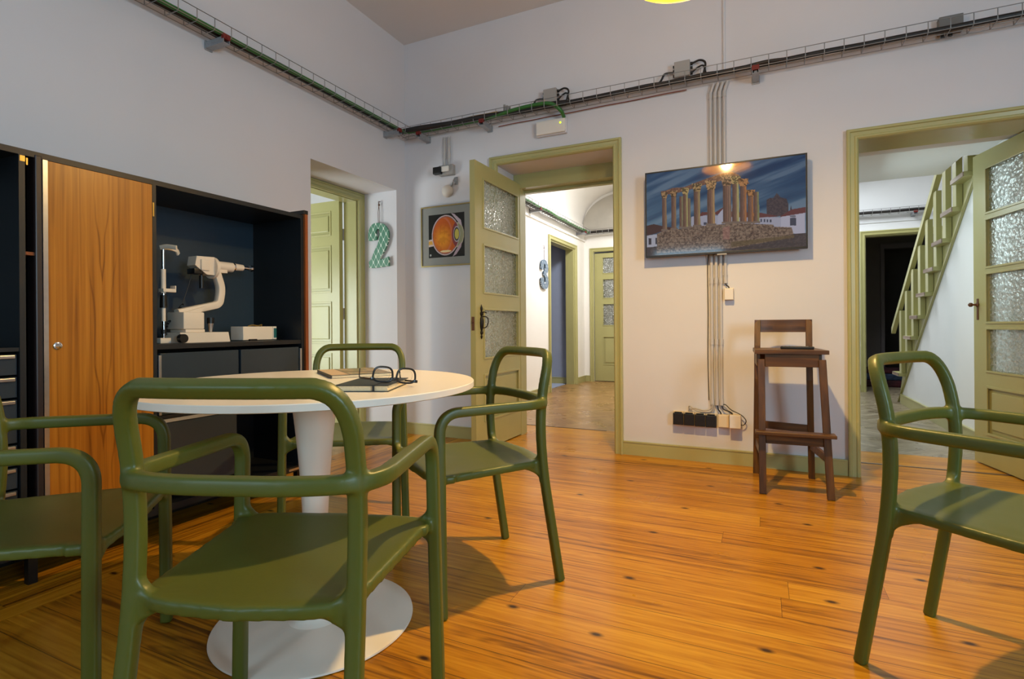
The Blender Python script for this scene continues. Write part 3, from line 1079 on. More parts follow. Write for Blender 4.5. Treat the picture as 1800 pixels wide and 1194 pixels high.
    for k, nm in names.items():
        fs = [faces[i] for i in np.nonzero(part == k)[0]]
        used = sorted({v for f in fs for v in f})
        mp = {v: i for i, v in enumerate(used)}
        q = bpy.data.meshes.new(nm)
        q.from_pydata([tuple(co[v]) for v in used], [], [[mp[v] for v in f] for f in fs])
        q.materials.append(M['chair'])
        q.polygons.foreach_set('use_smooth', [True] * len(q.polygons))
        q.update()
        q.normals_split_custom_set_from_vertices([tuple(no[v]) for v in used])
        res.append((nm, q))
    bpy.data.meshes.remove(me)
    return res


CM = chair_meshes()
CH = [
    ((-0.924, 0.853), 110.1, 'green armchair nearest the camera, seen from behind, its seat under the table edge'),
    ((-1.013, 1.753), -127.1, 'green armchair on the right side of the white table, facing left'),
    ((0.582, 1.770), -32.7, 'green armchair standing apart at the right edge, away from the table'),
    ((-1.691, 0.729), 42.6, 'green armchair cut off by the left edge, in front of the teak cabinet door'),
    ((-1.749, 1.946), -58.3, 'green armchair on the far side of the table, below the recessed door'),
]
for (x, y), deg, lab in CH:
    root = empty('armchair', (x, y, 0), math.radians(deg - 90))
    tag(root, lab, 'chair', 'green moulded armchairs')
    for nm, me in CM:
        o = bpy.data.objects.new(nm, me)
        COL.objects.link(o)
        o.parent = root

# ================================================================ TABLE
TX, TY = -1.29, 1.264
tb = empty('pedestal_table', (TX, TY, 0))
tag(tb, 'round white pedestal table with a disc foot among the green armchairs', 'table')
MB().lathe([(0, 0.737), (0.502, 0.737), (0.505, 0.739), (0.505, 0.755), (0.5035, 0.757), (0, 0.757)], seg=128).build('tabletop', M['table'], tb, 35)
MB().lathe([(0, 0.012), (0.10, 0.0125), (0.075, 0.02), (0.055, 0.045), (0.044, 0.09), (0.0385, 0.16), (0.037, 0.25), (0.039, 0.34), (0.044, 0.44), (0.052, 0.54), (0.060, 0.62), (0.068, 0.69), (0.078, 0.737), (0, 0.737)], seg=64).build('pedestal', M['table'], tb, 60)
MB().lathe([(0, 0), (0.296, 0), (0.302, 0.003), (0.301, 0.008), (0.285, 0.0115), (0.15, 0.014), (0.09, 0.017), (0, 0.017)], seg=128).build('base', M['table'], tb, 60)
TT = 0.757

# notebook
nb = empty('notebook', (-1.010, 1.212, TT), math.radians(21.9))
tag(nb, 'closed black notebook with an elastic band, under the spectacles on the table', 'notebook')
MB().box(-0.070, 0.070, -0.101, 0.101, 0.002, 0.0155).build('pages', M['paper'], nb)
MB().box(-0.074, 0.074, -0.105, 0.105, 0, 0.0022, 0.0008).box(-0.074, 0.074, -0.105, 0.105, 0.0155, 0.0178, 0.0008).box(-0.0745, -0.0722, -0.105, 0.105, 0.0022, 0.0155).build('cover', M['leather'], nb)
MB().box(0.030, 0.036, -0.1065, 0.1065, 0.0178, 0.0186).box(0.030, 0.036, -0.1065, -0.1052, -0.0002 + 0.0004, 0.0186).box(0.030, 0.036, 0.1052, 0.1065, 0.0004, 0.0186).build('elastic_band', M['black'], nb)

# magazine (its cover is a small abstract picture)


def picture_grid(name, W, Hh, nu, nv, fn, mtl, parent, mtx):
    u = (np.arange(nu) / (nu - 1))
    v = (np.arange(nv) / (nv - 1))
    U, V = np.meshgrid(u, v)
    verts = np.stack([U.ravel() * W - W / 2, V.ravel() * Hh - Hh / 2, np.zeros(U.size)], 1)
    idx = np.arange(nu * nv).reshape(nv, nu)
    F = np.stack([idx[:-1, :-1].ravel(), idx[:-1, 1:].ravel(), idx[1:, 1:].ravel(), idx[1:, :-1].ravel()], 1)
    me = bpy.data.meshes.new(name)
    me.from_pydata([tuple(p) for p in verts], [], [tuple(int(i) for i in f) for f in F])
    C = fn(U, V)
    C = np.clip(C, 0, 1)
    L = np.where(C <= 0.04045, C / 12.92, ((C + 0.055) / 1.055) ** 2.4)
    at = me.color_attributes.new('picture', 'FLOAT_COLOR', 'POINT')
    arr = np.ones((U.size, 4), dtype=np.float32)
    arr[:, :3] = L.reshape(-1, 3)
    at.data.foreach_set('color', arr.ravel())
    me.materials.append(mtl)
    me.transform(mtx)
    o = bpy.data.objects.new(name, me)
    COL.objects.link(o)
    o.parent = parent
    return o


def vnoise(X, Y, seed, oct=4):
    r = np.random.RandomState(seed)
    G = r.rand(64, 64)
    out = np.zeros_like(X)
    amp, tot = 1.0, 0
    for k in range(oct):
        x, y = X * 2 ** k, Y * 2 ** k
        xi, yi = np.floor(x).astype(int), np.floor(y).astype(int)
        fx, fy = x - xi, y - yi
        fx, fy = fx * fx * (3 - 2 * fx), fy * fy * (3 - 2 * fy)
        g = lambda a, b: G[(yi + b) % 64, (xi + a) % 64]
        out += amp * ((g(0, 0) * (1 - fx) + g(1, 0) * fx) * (1 - fy) + (g(0, 1) * (1 - fx) + g(1, 1) * fx) * fy)
        tot += amp
        amp *= 0.55
    return out / tot


def paint(C, mask, col):
    mk = np.clip(mask, 0, 1)[..., None]
    col = np.array(col, dtype=float)
    if col.max() > 1.5:
        col = col / 255.0
    C[:] = C * (1 - mk) + col * mk


def poly_mask(X, Y, pts):
    ins = np.zeros(X.shape, bool)
    n = len(pts)
    for i in range(n):
        (x0, y0), (x1, y1) = pts[i], pts[(i + 1) % n]
        c = ((y0 > Y) != (y1 > Y)) & (X < (x1 - x0) * (Y - y0) / ((y1 - y0) if y1 != y0 else 1e-9) + x0)
        ins ^= c
    return ins.astype(float)


def cover(U, V):
    C = np.zeros(U.shape + (3,)) + np.array([150, 132, 96]) / 255
    n = vnoise(U * 4, V * 5, 3)
    paint(C, (n > 0.5) * 0.7, (112, 108, 74))
    paint(C, (vnoise(U * 6, V * 6, 9) > 0.6) * 0.8, (178, 150, 118))
    paint(C, (np.abs(U - 0.3 - 0.5 * V + 0.1 * np.sin(V * 9)) < 0.05) * 0.9, (96, 62, 36))
    paint(C, ((V < 0.28)) * 1.0, (206, 170, 134))
    paint(C, ((np.abs(V - 0.3) < 0.012)) * 1.0, (90, 66, 50))
    return C


mg_dir = math.atan2(1.349 - 1.514, -1.300 + 1.530)
mg = empty('magazine', (-1.366, 1.529, TT), mg_dir)
tag(mg, 'flat magazine with a brown and green cover, behind the notebook', 'magazine')
MB().box(-0.139, 0.139, -0.103, 0.103, 0.0012, 0.0095).build('pages', M['paper'], mg)
MB().box(-0.14, 0.14, -0.105, 0.105, 0, 0.0012).box(-0.14, 0.14, -0.1065, -0.1045, 0, 0.0108).box(-0.14, 0.14, -0.105, 0.105, 0.0095, 0.0105).build('cover', M['leather'], mg)
picture_grid('cover_picture', 0.278, 0.208, 90, 70, cover, attr_mat('printed_cover', 0, 0.35), mg, Matrix.Translation((0, 0, 0.0112)))

# spectacles, resting upside down with the temples open
sp_ = empty('spectacles', (-0.938, 1.212, 0.7745), math.radians(60))
tag(sp_, 'black framed spectacles lying open across the notebook', 'spectacles')


def rim_pts(cx, w, hgt, s):
    pts = []
    for i in range(40):
        t = 2 * PI * i / 40
        c, q = math.cos(t), math.sin(t)
        e = 2 / 3.0
        x = math.copysign(abs(c) ** e, c) * w / 2
        z = math.copysign(abs(q) ** e, q) * hgt / 2
        x *= (1.0 - 0.10 * (z / hgt * 2))     # narrower towards the free (upper) end
        pts.append((cx + x, 0, z + hgt / 2))
    return pts + [pts[0]]


m = MB()
for s in (-1, 1):
    sweep(m.bm, rim_pts(s * 0.0345, 0.056, 0.041, s), 0.0021, 0.0028, Vector((0, 1, 0)), 8, 2.5, False)
sweep(m.bm, catmull([(-0.012, 0, 0.011), (0, -0.001, 0.007), (0.012, 0, 0.011)]), 0.0018, 0.003, Vector((0, 1, 0)), 8, 2.5)
for s in (-1, 1):
    m.box(min(s * 0.058, s * 0.070), max(s * 0.058, s * 0.070), -0.004, 0.003, 0.002, 0.010, 0.001)
m.build('frame_front', M['spectacles'], sp_, 45)
for s in (-1, 1):
    m = MB()
    sweep(m.bm, catmull([(s * 0.069, 0.0, 0.006), (s * 0.070, 0.045, 0.004), (s * 0.068, 0.088, 0.003), (s * 0.064, 0.106, 0.007), (s * 0.062, 0.114, 0.028)]), 0.0015, 0.0028, Vector((1, 0, 0)), 8, 2.5)
    m.build('temple', M['spectacles'], sp_, 45)
    MB().lathe([(0, -0.0006), (0.019, -0.0006), (0.019, 0.0006), (0, 0.0006)], (s * 0.034, 0, 0.0205), 'Y', 32).build('lens', M['lens'], sp_)
sp_.rotation_euler = (0, math.radians(7.0), math.radians(60))

_sh = M['yellow'].node_tree
_tl = _sh.nodes.new('ShaderNodeBsdfTranslucent')
_tl.inputs['Color'].default_value = (0.95, 0.55, 0.12, 1)
_mx = _sh.nodes.new('ShaderNodeMixShader')
_mx.inputs[0].default_value = 0.36
_sh.links.new(_sh.nodes['Principled BSDF'].outputs[0], _mx.inputs[1])
_sh.links.new(_tl.outputs[0], _mx.inputs[2])
_sh.links.new(_mx.outputs[0], _sh.nodes['Material Output'].inputs['Surface'])
# ================================================================ PENDANT LAMP
LX, LY = -0.29, 2.235
pl = empty('pendant_lamp', (LX, LY, H))
tag(pl, 'mustard yellow saucer pendant lamp hanging from the ceiling above the room', 'pendant lamp')
zr = 2.350 - H
prof = [(0.205, zr), (0.203, zr + 0.008), (0.15, zr + 0.055), (0.09, zr + 0.085), (0.045, zr + 0.100), (0.03, zr + 0.108), (0.028, zr + 0.125), (0, zr + 0.127)]
inner = [(0, zr + 0.10), (0.026, zr + 0.10), (0.031, zr + 0.072), (0.078, zr + 0.053), (0.148, zr + 0.031), (0.200, zr + 0.003), (0.205, zr)]
MB().lathe(prof, seg=96).build('lamp_shade', M['yellow'], pl, 50)
MB().lathe([(0, zr + 0.084), (0.012, zr + 0.084), (0.016, zr + 0.086), (0.015, zr + 0.090), (0.013, zr + 0.100), (0, zr + 0.101)], seg=32).build('bulb', M['bulb'], pl, 60)
MB().cyl((0, 0, zr + 0.125), (0, 0, -0.02), 0.003, seg=8).build('cord', M['cable_black'], pl)
MB().lathe([(0, -0.025), (0.03, -0.025), (0.045, -0.012), (0.045, 0.0), (0, 0)], seg=32).build('ceiling_rose', M['pvc_white'], pl, 40)

# ================================================================ CABINET
XC = -2.40
cb = empty('wall_cabinet', (0, 0, 0))
tag(cb, 'long black office cabinet with a teak sliding door and open instrument bay', 'cabinet')
m = MB()
ZT, ZB = 1.58, 0.145
m.box(-2.82, XC, 0.0, 2.275, ZT - 0.022, ZT)                     # top
m.box(-2.82, XC, 0.0, 2.275, ZB - 0.03, ZB)                      # bottom
m.box(-2.82, -2.80, 0.0, 2.275, ZB, ZT - 0.022)                  # back
m.box(-2.80, XC, 2.255, 2.275, ZB, ZT - 0.022)                   # right side
m.box(-2.80, XC, 1.432, 1.448, ZB, ZT - 0.022)                   # divider right of the teak door
m.box(-2.80, XC, 0.972, 0.990, ZB, ZT - 0.022)                   # divider left
m.box(-2.80, XC, 0.0, 0.02, ZB, ZT - 0.022)
m.box(-2.80, XC - 0.004, 1.448, 2.255, 0.838, 0.860)             # bay floor
m.box(-2.80, XC - 0.004, 0.02, 0.972, 0.852, 0.866)              # drawer unit top
m.box(-2.80, XC - 0.004, 1.448, 2.255, 0.530, 0.545)
m.build('carcass', M['cab'], cb)
MB().box(-2.80, -2.792, 1.448, 2.255, 0.860, ZT - 0.022).build('back_panel', M['cab_back'], cb)
MB().box(-2.80, XC - 0.006, 0.99, 1.432, 1.20, 1.212).build('inner_shelf', M['teak_side'], cb)
# teak door
td = MB().box(XC - 0.018, XC + 0.002, 1.055, 1.430, ZB + 0.02, ZT - 0.024, 0.001).build('sliding_door', M['teak'], cb)
m = MB().lathe([(0.0, 0.0), (0.013, 0.001), (0.014, 0.004), (0.010, 0.006), (0, 0.0065)], (XC + 0.002, 1.083, 0.868), 'X', 24)
m.box(XC + 0.0085, XC + 0.0095, 1.072, 1.094, 0.867, 0.869)
m.build('lock', M['chrome'], td, 40)
MB().box(XC - 0.010, XC + 0.006, 1.040, 1.055, ZB + 0.02, ZT - 0.024).build('edge_profile', M['alu'], cb)
MB().box(XC - 0.060, XC + 0.004, 1.018, 1.039, ZB + 0.02, ZT - 0.012, 0.004).build('open_door_edge', mat('dark_brown_edge', (42, 32, 32), 0.4), cb)
MB().box(XC - 0.004, XC + 0.001, 1.4335, 1.4395, ZT - 0.16, ZT - 0.10).build('hinge', M['brass'], cb)
MB().box(XC - 0.01, XC + 0.001, 0.975, 0.990, ZT - 0.045, ZT - 0.025).box(XC - 0.01, XC + 0.001, 0.993, 0.998, ZT - 0.055, ZT - 0.03).build('door_catch', M['brass'], cb)
# two low doors under the bay
for y0, y1, yh in ((1.462, 1.848, 1.450), (1.862, 2.235, 2.237)):
    fd = MB().box(XC - 0.018, XC, y0, y1, 0.548, 0.820, 0.001).build('low_door', M['cab_panel'], cb)
    MB().box(XC - 0.012, XC + 0.010, yh, yh + 0.011, 0.548, 0.812, 0.001).build('handle_strip', M['alu'], fd)
MB().box(XC - 0.012, XC + 0.004, 1.462, 1.81, 0.512, 0.526).build('handle_strip', M['box_grey'], cb)
MB().box(XC - 0.018, XC, 1.462, 1.835, 0.20, 0.508, 0.001).build('lower_panel', M['cab_panel'], cb)
MB().box(XC, XC + 0.002, 2.16, 2.25, ZB - 0.022, ZB - 0.010).build('name_plate', M['alu'], cb)
# teak end panel with black cap
ep = MB().box(-2.80, XC + 0.012, 2.277, 2.297, 0.10, ZT + 0.005).build('end_panel', M['teak_side'], cb)
MB().box(-2.80, XC + 0.013, 2.268, 2.299, ZT + 0.005, ZT + 0.028, 0.002).build('end_cap', M['black'], ep)
# drawers in the left unit
zz = 0.845
for k in range(8):
    dr = MB().box(XC - 0.03, XC - 0.012, 0.50, 0.968, zz - 0.076, zz - 0.004, 0.001).build('drawer', M['cab_panel'], cb)
    MB().box(XC - 0.012, XC - 0.002, 0.52, 0.960, zz - 0.018, zz - 0.006, 0.002).build('drawer_handle', M['alu'], dr)
    zz -= 0.081
for y in (0.10, 1.0, 2.235):
    MB().box(-2.45, -2.42, y, y + 0.028, 0.0, ZB - 0.03).build('foot', M['black'], cb)
    MB().box(-2.79, -2.76, y, y + 0.028, 0.0, ZB - 0.03).build('foot', M['black'], cb)
MB().box(-2.78, -2.70, 0.05, 2.2, 0.0, ZB - 0.03).build('plinth', M['black'], cb)

# ================================================================ INSTRUMENTS IN THE BAY
XS = -2.60
ZS = 0.860
sl = empty('slit_lamp', (XS, 1.75, ZS))
tag(sl, 'beige ophthalmic slit lamp microscope standing in the open cabinet bay', 'instrument')


def L(m_, name, mt, sm=40):
    o = m_.build(name, mt, sl, sm)
    return o


def P(y, z, x=0.0):
    return (x, y - 1.75, z - ZS)


m = MB().prism([(-0.115, 0.0), (0.150, 0.0), (0.140, 0.050), (-0.115, 0.050)], -0.07, 0.07, 'X')
L(m, 'base', M['inst'])
L(MB().box(-0.06, 0.06, 1.668 - 1.75, 1.768 - 1.75, 0.050, 0.066, 0.004).box(-0.065, 0.065, 1.655 - 1.75, 1.762 - 1.75, 0.066, 0.150, 0.006), 'column_block', M['inst'])
m = MB()
arm = fillet([P(1.665, 1.005), P(1.885, 1.055), P(1.900, 1.14), P(1.868, 1.235)], [0.022, 0.03])
sweep(m.bm, resample(arm, 0.015), 0.020, 0.020, Vector((1, 0, 0)), 12, 4.0)
m.prism([(1.655 - 1.75, 1.000 - ZS), (1.762 - 1.75, 1.000 - ZS), (1.79 - 1.75, 1.042 - ZS)], -0.03, 0.03, 'X')
L(m, 'swing_arm', M['inst'])
m = MB().prism([(1.738 - 1.75, 1.248 - ZS), (1.746 - 1.75, 1.294 - ZS), (1.842 - 1.75, 1.298 - ZS), (1.842 - 1.75, 1.205 - ZS), (1.80 - 1.75, 1.205 - ZS), (1.765 - 1.75, 1.228 - ZS)], -0.032, 0.032, 'X')
m.box(0.032, 0.042, 1.765 - 1.75, 1.81 - 1.75, 1.225 - ZS, 1.280 - ZS, 0.003)
L(m, 'microscope_head', M['inst'])
L(MB().cyl(P(1.842, 1.245), P(1.858, 1.245), 0.056, seg=36), 'face_disc', M['inst'])
L(MB().cyl(P(1.858, 1.258), P(1.965, 1.258), 0.026, seg=28).cyl(P(1.975, 1.262), P(2.03, 1.262), 0.020, 0.017, seg=24).box(-0.02, 0.02, 1.868 - 1.75, 1.925 - 1.75, 1.222 - ZS, 1.240 - ZS, 0.002), 'eyepiece_tube', M['inst'])
L(MB().cyl(P(1.964, 1.260), P(1.976, 1.260), 0.023, seg=24), 'chrome_ring', M['chrome'])
L(MB().cyl(P(2.03, 1.263), P(2.075, 1.263), 0.009, seg=16).cyl(P(2.0749, 1.263), P(2.085, 1.263), 0.018, seg=24), 'eyepiece', M['chrome'])
L(MB().cyl(P(2.085, 1.263), P(2.093, 1.263), 0.016, seg=24), 'eye_cup', M['black'])
L(MB().cyl(P(1.792, 1.215), P(1.792, 1.20), 0.005, seg=12).cyl(P(1.792, 1.20), P(1.792, 1.135), 0.011, seg=16), 'focus_grip', M['black'])
L(MB().box(-0.03, 0.03, 1.735 - 1.75, 1.785 - 1.75, 1.205 - ZS, 1.232 - ZS, 0.004), 'filter_unit', M['black'])
L(MB().cyl(P(1.840, 0.91), P(1.840, 0.955), 0.008, 0.015, seg=20), 'joystick', M['alu'])
L(MB().cyl(P(1.840, 0.955), P(1.840, 0.985), 0.017, seg=20), 'joystick_grip', M['black'])
L(MB().cyl((0.07, 1.638 - 1.75, 0.022), (0.095, 1.638 - 1.75, 0.022), 0.021, seg=28), 'wheel', M['black'])
# head rest post
yp = 1.600
L(MB().cyl(P(yp, 0.885), P(yp, 1.31), 0.0065, seg=16), 'post', M['chrome'])
L(MB().cyl(P(yp, 1.10), P(yp, 1.215), 0.011, seg=16).box(-0.02, 0.02, yp - 0.012 - 1.75, yp + 0.05 - 1.75, 1.105 - ZS, 1.122 - ZS, 0.003).box(-0.02, 0.02, yp + 0.044 - 1.75, yp + 0.050 - 1.75, 1.12 - ZS, 1.138 - ZS, 0.002), 'chin_rest', M['inst'])
L(MB().cyl(P(yp, 0.965), P(yp, 1.03), 0.009, seg=16), 'post_collar', M['inst'])
L(MB().cyl(P(yp, 1.03), P(yp, 1.09), 0.016, 0.014, seg=20), 'post_sleeve', M['black'])
L(MB().cyl(P(yp, 0.905), P(yp, 0.925), 0.012, seg=16), 'clamp_ring', M['black'])
m = MB()
sweep(m.bm, catmull([P(yp - 0.012, 1.318), P(yp + 0.03, 1.322, -0.01), P(yp + 0.075, 1.316, -0.02), P(yp + 0.092, 1.300, -0.03)]), 0.006, 0.011, Vector((1, 0, 0)), 10, 3.0)
sweep(m.bm, catmull([P(yp - 0.012, 1.318), P(yp + 0.0, 1.322, 0.03), P(yp + 0.02, 1.316, 0.07)]), 0.006, 0.011, Vector((1, 0, 0)), 10, 3.0)
L(m, 'brow_band', M['inst'])
L(MB().box(-0.025, 0.025, yp - 0.03 - 1.75, yp + 0.02 - 1.75, 0.0, 0.025, 0.003), 'post_foot', M['inst'])
# coiled cable
pts = []
axis = catmull([P(1.76, 1.215, -0.03), P(1.745, 1.15, -0.03), P(1.712, 1.055, -0.03)], 10)
pts += axis
c0 = catmull([P(1.708, 1.045, -0.03), P(1.675, 0.99, -0.04), P(1.638, 0.945, -0.04), P(1.63, 0.885, -0.04)], 60)
for i, c in enumerate(c0):
    t = i / len(c0) * 2 * PI * 11
    pts.append(c + Vector((0.011 * math.cos(t), 0.011 * math.sin(t) * 0.8, 0.011 * math.sin(t))))
L(MB().tube(pts, 0.0019, 6), 'coiled_cable', M['cable_black'])

pb = empty('power_supply_box', (-2.57, 2.075, ZS))
tag(pb, 'low beige power supply box with a teal switch panel, right of the slit lamp', 'power supply')
MB().box(-0.05, 0.05, -0.105, 0.085, 0.004, 0.078, 0.003).build('housing', M['inst'], pb)
MB().box(0.0495, 0.052, 0.0855, 0.100, 0.006, 0.076).box(-0.05, 0.0495, 0.085, 0.112, 0.004, 0.078, 0.002).build('end_cap', M['pvc_white'], pb)
MB().box(0.0505, 0.054, 0.090, 0.108, 0.014, 0.068, 0.001).build('switch_panel', mat('teal_label', (30, 96, 98), 0.4), pb)
m = MB()
m.tube(catmull([(-0.02, -0.02, 0.079), (-0.01, 0.0, 0.086), (0.01, 0.02, 0.082), (0.02, 0.035, 0.088), (0.0, 0.05, 0.08)]), 0.0035, 6)
m.build('clips', M['brass'], pb)
m = MB()
random.seed(3)
cp = []
for i in range(16):
    t = i * 1.25
    cp.append((-2.66 + 0.02 * math.sin(t * 1.7), 1.925 + 0.026 * math.cos(t), ZS + 0.022 + 0.018 * math.sin(t * 0.9 + 1)))
tag(m.tube(catmull(cp, 6), 0.0035, 6).build('power_cable', M['cable_black'], None, 60), 'black power cable bundled between the slit lamp and the power box', 'cable')
tag(MB().box(-2.500, -2.485, 1.985, 2.03, ZS, ZS + 0.010, 0.002).build('small_plug', M['black']), 'small black plug in front of the power supply box', 'plug')

# ================================================================ BAR STOOL
st = empty('bar_stool', (0, 0, 0))
tag(st, 'tall dark wooden bar stool with a low backrest against the back wall', 'stool')


def beam(name, p0, p1, w, d, mt, parent=st, ref=(1, 0, 0), ref_is='x'):
    """straight square-section bar; w along ref, d across"""
    m = MB()
    sweep(m.bm, [p0, p1], w / 2 * 1.0, d / 2 * 1.0, Vector(ref), 4, 2.0)
    return m


def bar(p0, p1, w, d, ref=(1, 0, 0)):
    b = bmesh.new()
    p0, p1 = Vector(p0), Vector(p1)
    t = (p1 - p0).normalized()
    r = Vector(ref)
    n1 = (r - t * r.dot(t)).normalized()
    n2 = t.cross(n1)
    vs = []
    for p in (p0, p1):
        for a_, b_ in ((-1, -1), (1, -1), (1, 1), (-1, 1)):
            vs.append(b.verts.new(p + n1 * a_ * w / 2 + n2 * b_ * d / 2))
    for f in ((0, 3, 2, 1), (4, 5, 6, 7), (0, 1, 5, 4), (1, 2, 6, 5), (2, 3, 7, 6), (3, 0, 4, 7)):
        b.faces.new([vs[i] for i in f])
    bmesh.ops.bevel(b, geom=b.edges[:], offset=0.002, segments=1, affect='EDGES')
    m = MB()
    m.merge(b)
    return m


# front legs (towards the room) and rear legs rising into the back posts
bar((-0.004, 3.235, 0), (-0.008, 3.300, 0.735), 0.036, 0.036).build('leg', M['stool'], st)
bar((0.322, 3.260, 0), (0.290, 3.318, 0.735), 0.036, 0.036).build('leg', M['stool'], st)
for x0, x1, x2 in ((-0.043, -0.032, -0.030), (0.262, 0.250, 0.248)):
    m = bar((x0, 3.668, 0), (x1, 3.600, 0.60), 0.034, 0.036)
    m2 = bar((x1, 3.600, 0.595), (x2, 3.602, 0.80), 0.034, 0.036)
    m3 = bar((x2, 3.602, 0.795), (x2 + 0.002, 3.640, 0.955), 0.034, 0.030)
    mm = MB()
    for q in (m, m2, m3):
        mm.merge(q.bm)
    mm.build('leg', M['stool'], st)
MB().prism([(-0.040, 3.278), (0.322, 3.296), (0.284, 3.622), (-0.056, 3.622)], 0.765, 0.787, 'Z').build('seat', M['stool_h'], st)
m = bar((0.010, 3.302, 0.729), (0.275, 3.316, 0.729), 0.018, 0.070, (0, 1, 0))
m.merge(bar((-0.022, 3.31, 0.729), (-0.036, 3.60, 0.729), 0.018, 0.070, (1, 0, 0)).bm)
m.merge(bar((0.282, 3.33, 0.729), (0.250, 3.60, 0.729), 0.018, 0.070, (1, 0, 0)).bm)
m.merge(bar((-0.02, 3.600, 0.735), (0.24, 3.600, 0.735), 0.018, 0.055, (0, 1, 0)).bm)
m.build('apron', M['stool_h'], st)
m = MB()
pp = catmull([(-0.045, 3.630, 0), (0.04, 3.650, 0), (0.11, 3.656, 0), (0.18, 3.650, 0), (0.264, 3.632, 0)], 6)
front = [(p[0], p[1] - 0.010) for p in pp]
rear = [(p[0], p[1] + 0.010) for p in pp][::-1]
m.prism(front + rear, 0.882, 0.958, 'Z')
m.build('backrest', M['stool_h'], st)
m = bar((-0.040, 3.228, 0.338), (0.345, 3.252, 0.338), 0.075, 0.018, (0, 1, 0))
m.build('footrest', M['stool_h'], st)
bar((0.012, 3.268, 0.300), (0.305, 3.284, 0.300), 0.020, 0.055, (0, 1, 0)).build('stretcher', M['stool_h'], st)
bar((-0.020, 3.628, 0.315), (0.240, 3.628, 0.305), 0.020, 0.045, (0, 1, 0)).build('stretcher', M['stool_h'], st)
bar((-0.006, 3.28, 0.205), (-0.036, 3.63, 0.205), 0.018, 0.045, (1, 0, 0)).build('stretcher', M['stool_h'], st)
bar((0.312, 3.30, 0.205), (0.258, 3.63, 0.205), 0.018, 0.045, (1, 0, 0)).build('stretcher', M['stool_h'], st)
rc = empty('remote_control', (0.178, 3.44, 0.787), math.radians(-8))
tag(rc, 'black television remote control lying on the bar stool seat', 'remote control')
MB().box(-0.085, 0.085, -0.021, 0.021, 0.0, 0.016, 0.006).build('body', M['black'], rc, 40)
m = MB()
for i in range(7):
    for j in range(3):
        m.box(-0.07 + i * 0.019, -0.058 + i * 0.019, -0.014 + j * 0.011, -0.007 + j * 0.011, 0.016, 0.0175)
m.build('keypad', M['box_grey'], rc)

# ================================================================ TELEVISION
tv = empty('television', (-0.2375, 3.742, 1.690))
tag(tv, 'wide flat television on the back wall showing ruined temple columns', 'television')
tilt = Matrix.Rotation(math.radians(0.15), 4, 'X')
W_, H_ = 0.985, 0.586
MB().box(-W_ / 2, W_ / 2, -0.006, 0.030, -H_ / 2, H_ / 2, 0.002, tilt).box(-0.30, 0.30, 0.030, 0.055, -0.2, 0.15, 0.004, tilt).build('casing', M['black'], tv)
mm = MB()
for a, b, c, d in ((-W_ / 2, W_ / 2, H_ / 2 - 0.009, H_ / 2), (-W_ / 2, W_ / 2, -H_ / 2, -H_ / 2 + 0.012), (-W_ / 2, -W_ / 2 + 0.009, -H_ / 2 + 0.012, H_ / 2 - 0.009), (W_ / 2 - 0.009, W_ / 2, -H_ / 2 + 0.012, H_ / 2 - 0.009)):
    mm.box(a, b, -0.010, -0.006, c, d, 0.0008, tilt)
mm.build('bezel', M['black'], tv)
MB().box(-0.030, 0.030, -0.008, 0.004, -H_ / 2 - 0.010, -H_ / 2, 0.002, tilt).build('badge', M['box_grey'], tv)
MB().box(-0.22, -0.15, 0.055, 0.0875, -0.12, 0.12).build('wall_bracket', M['galv_ch'], tv)
MB().box(0.12, 0.19, 0.055, 0.0875, -0.12, 0.12).build('wall_bracket', M['galv_ch'], tv)


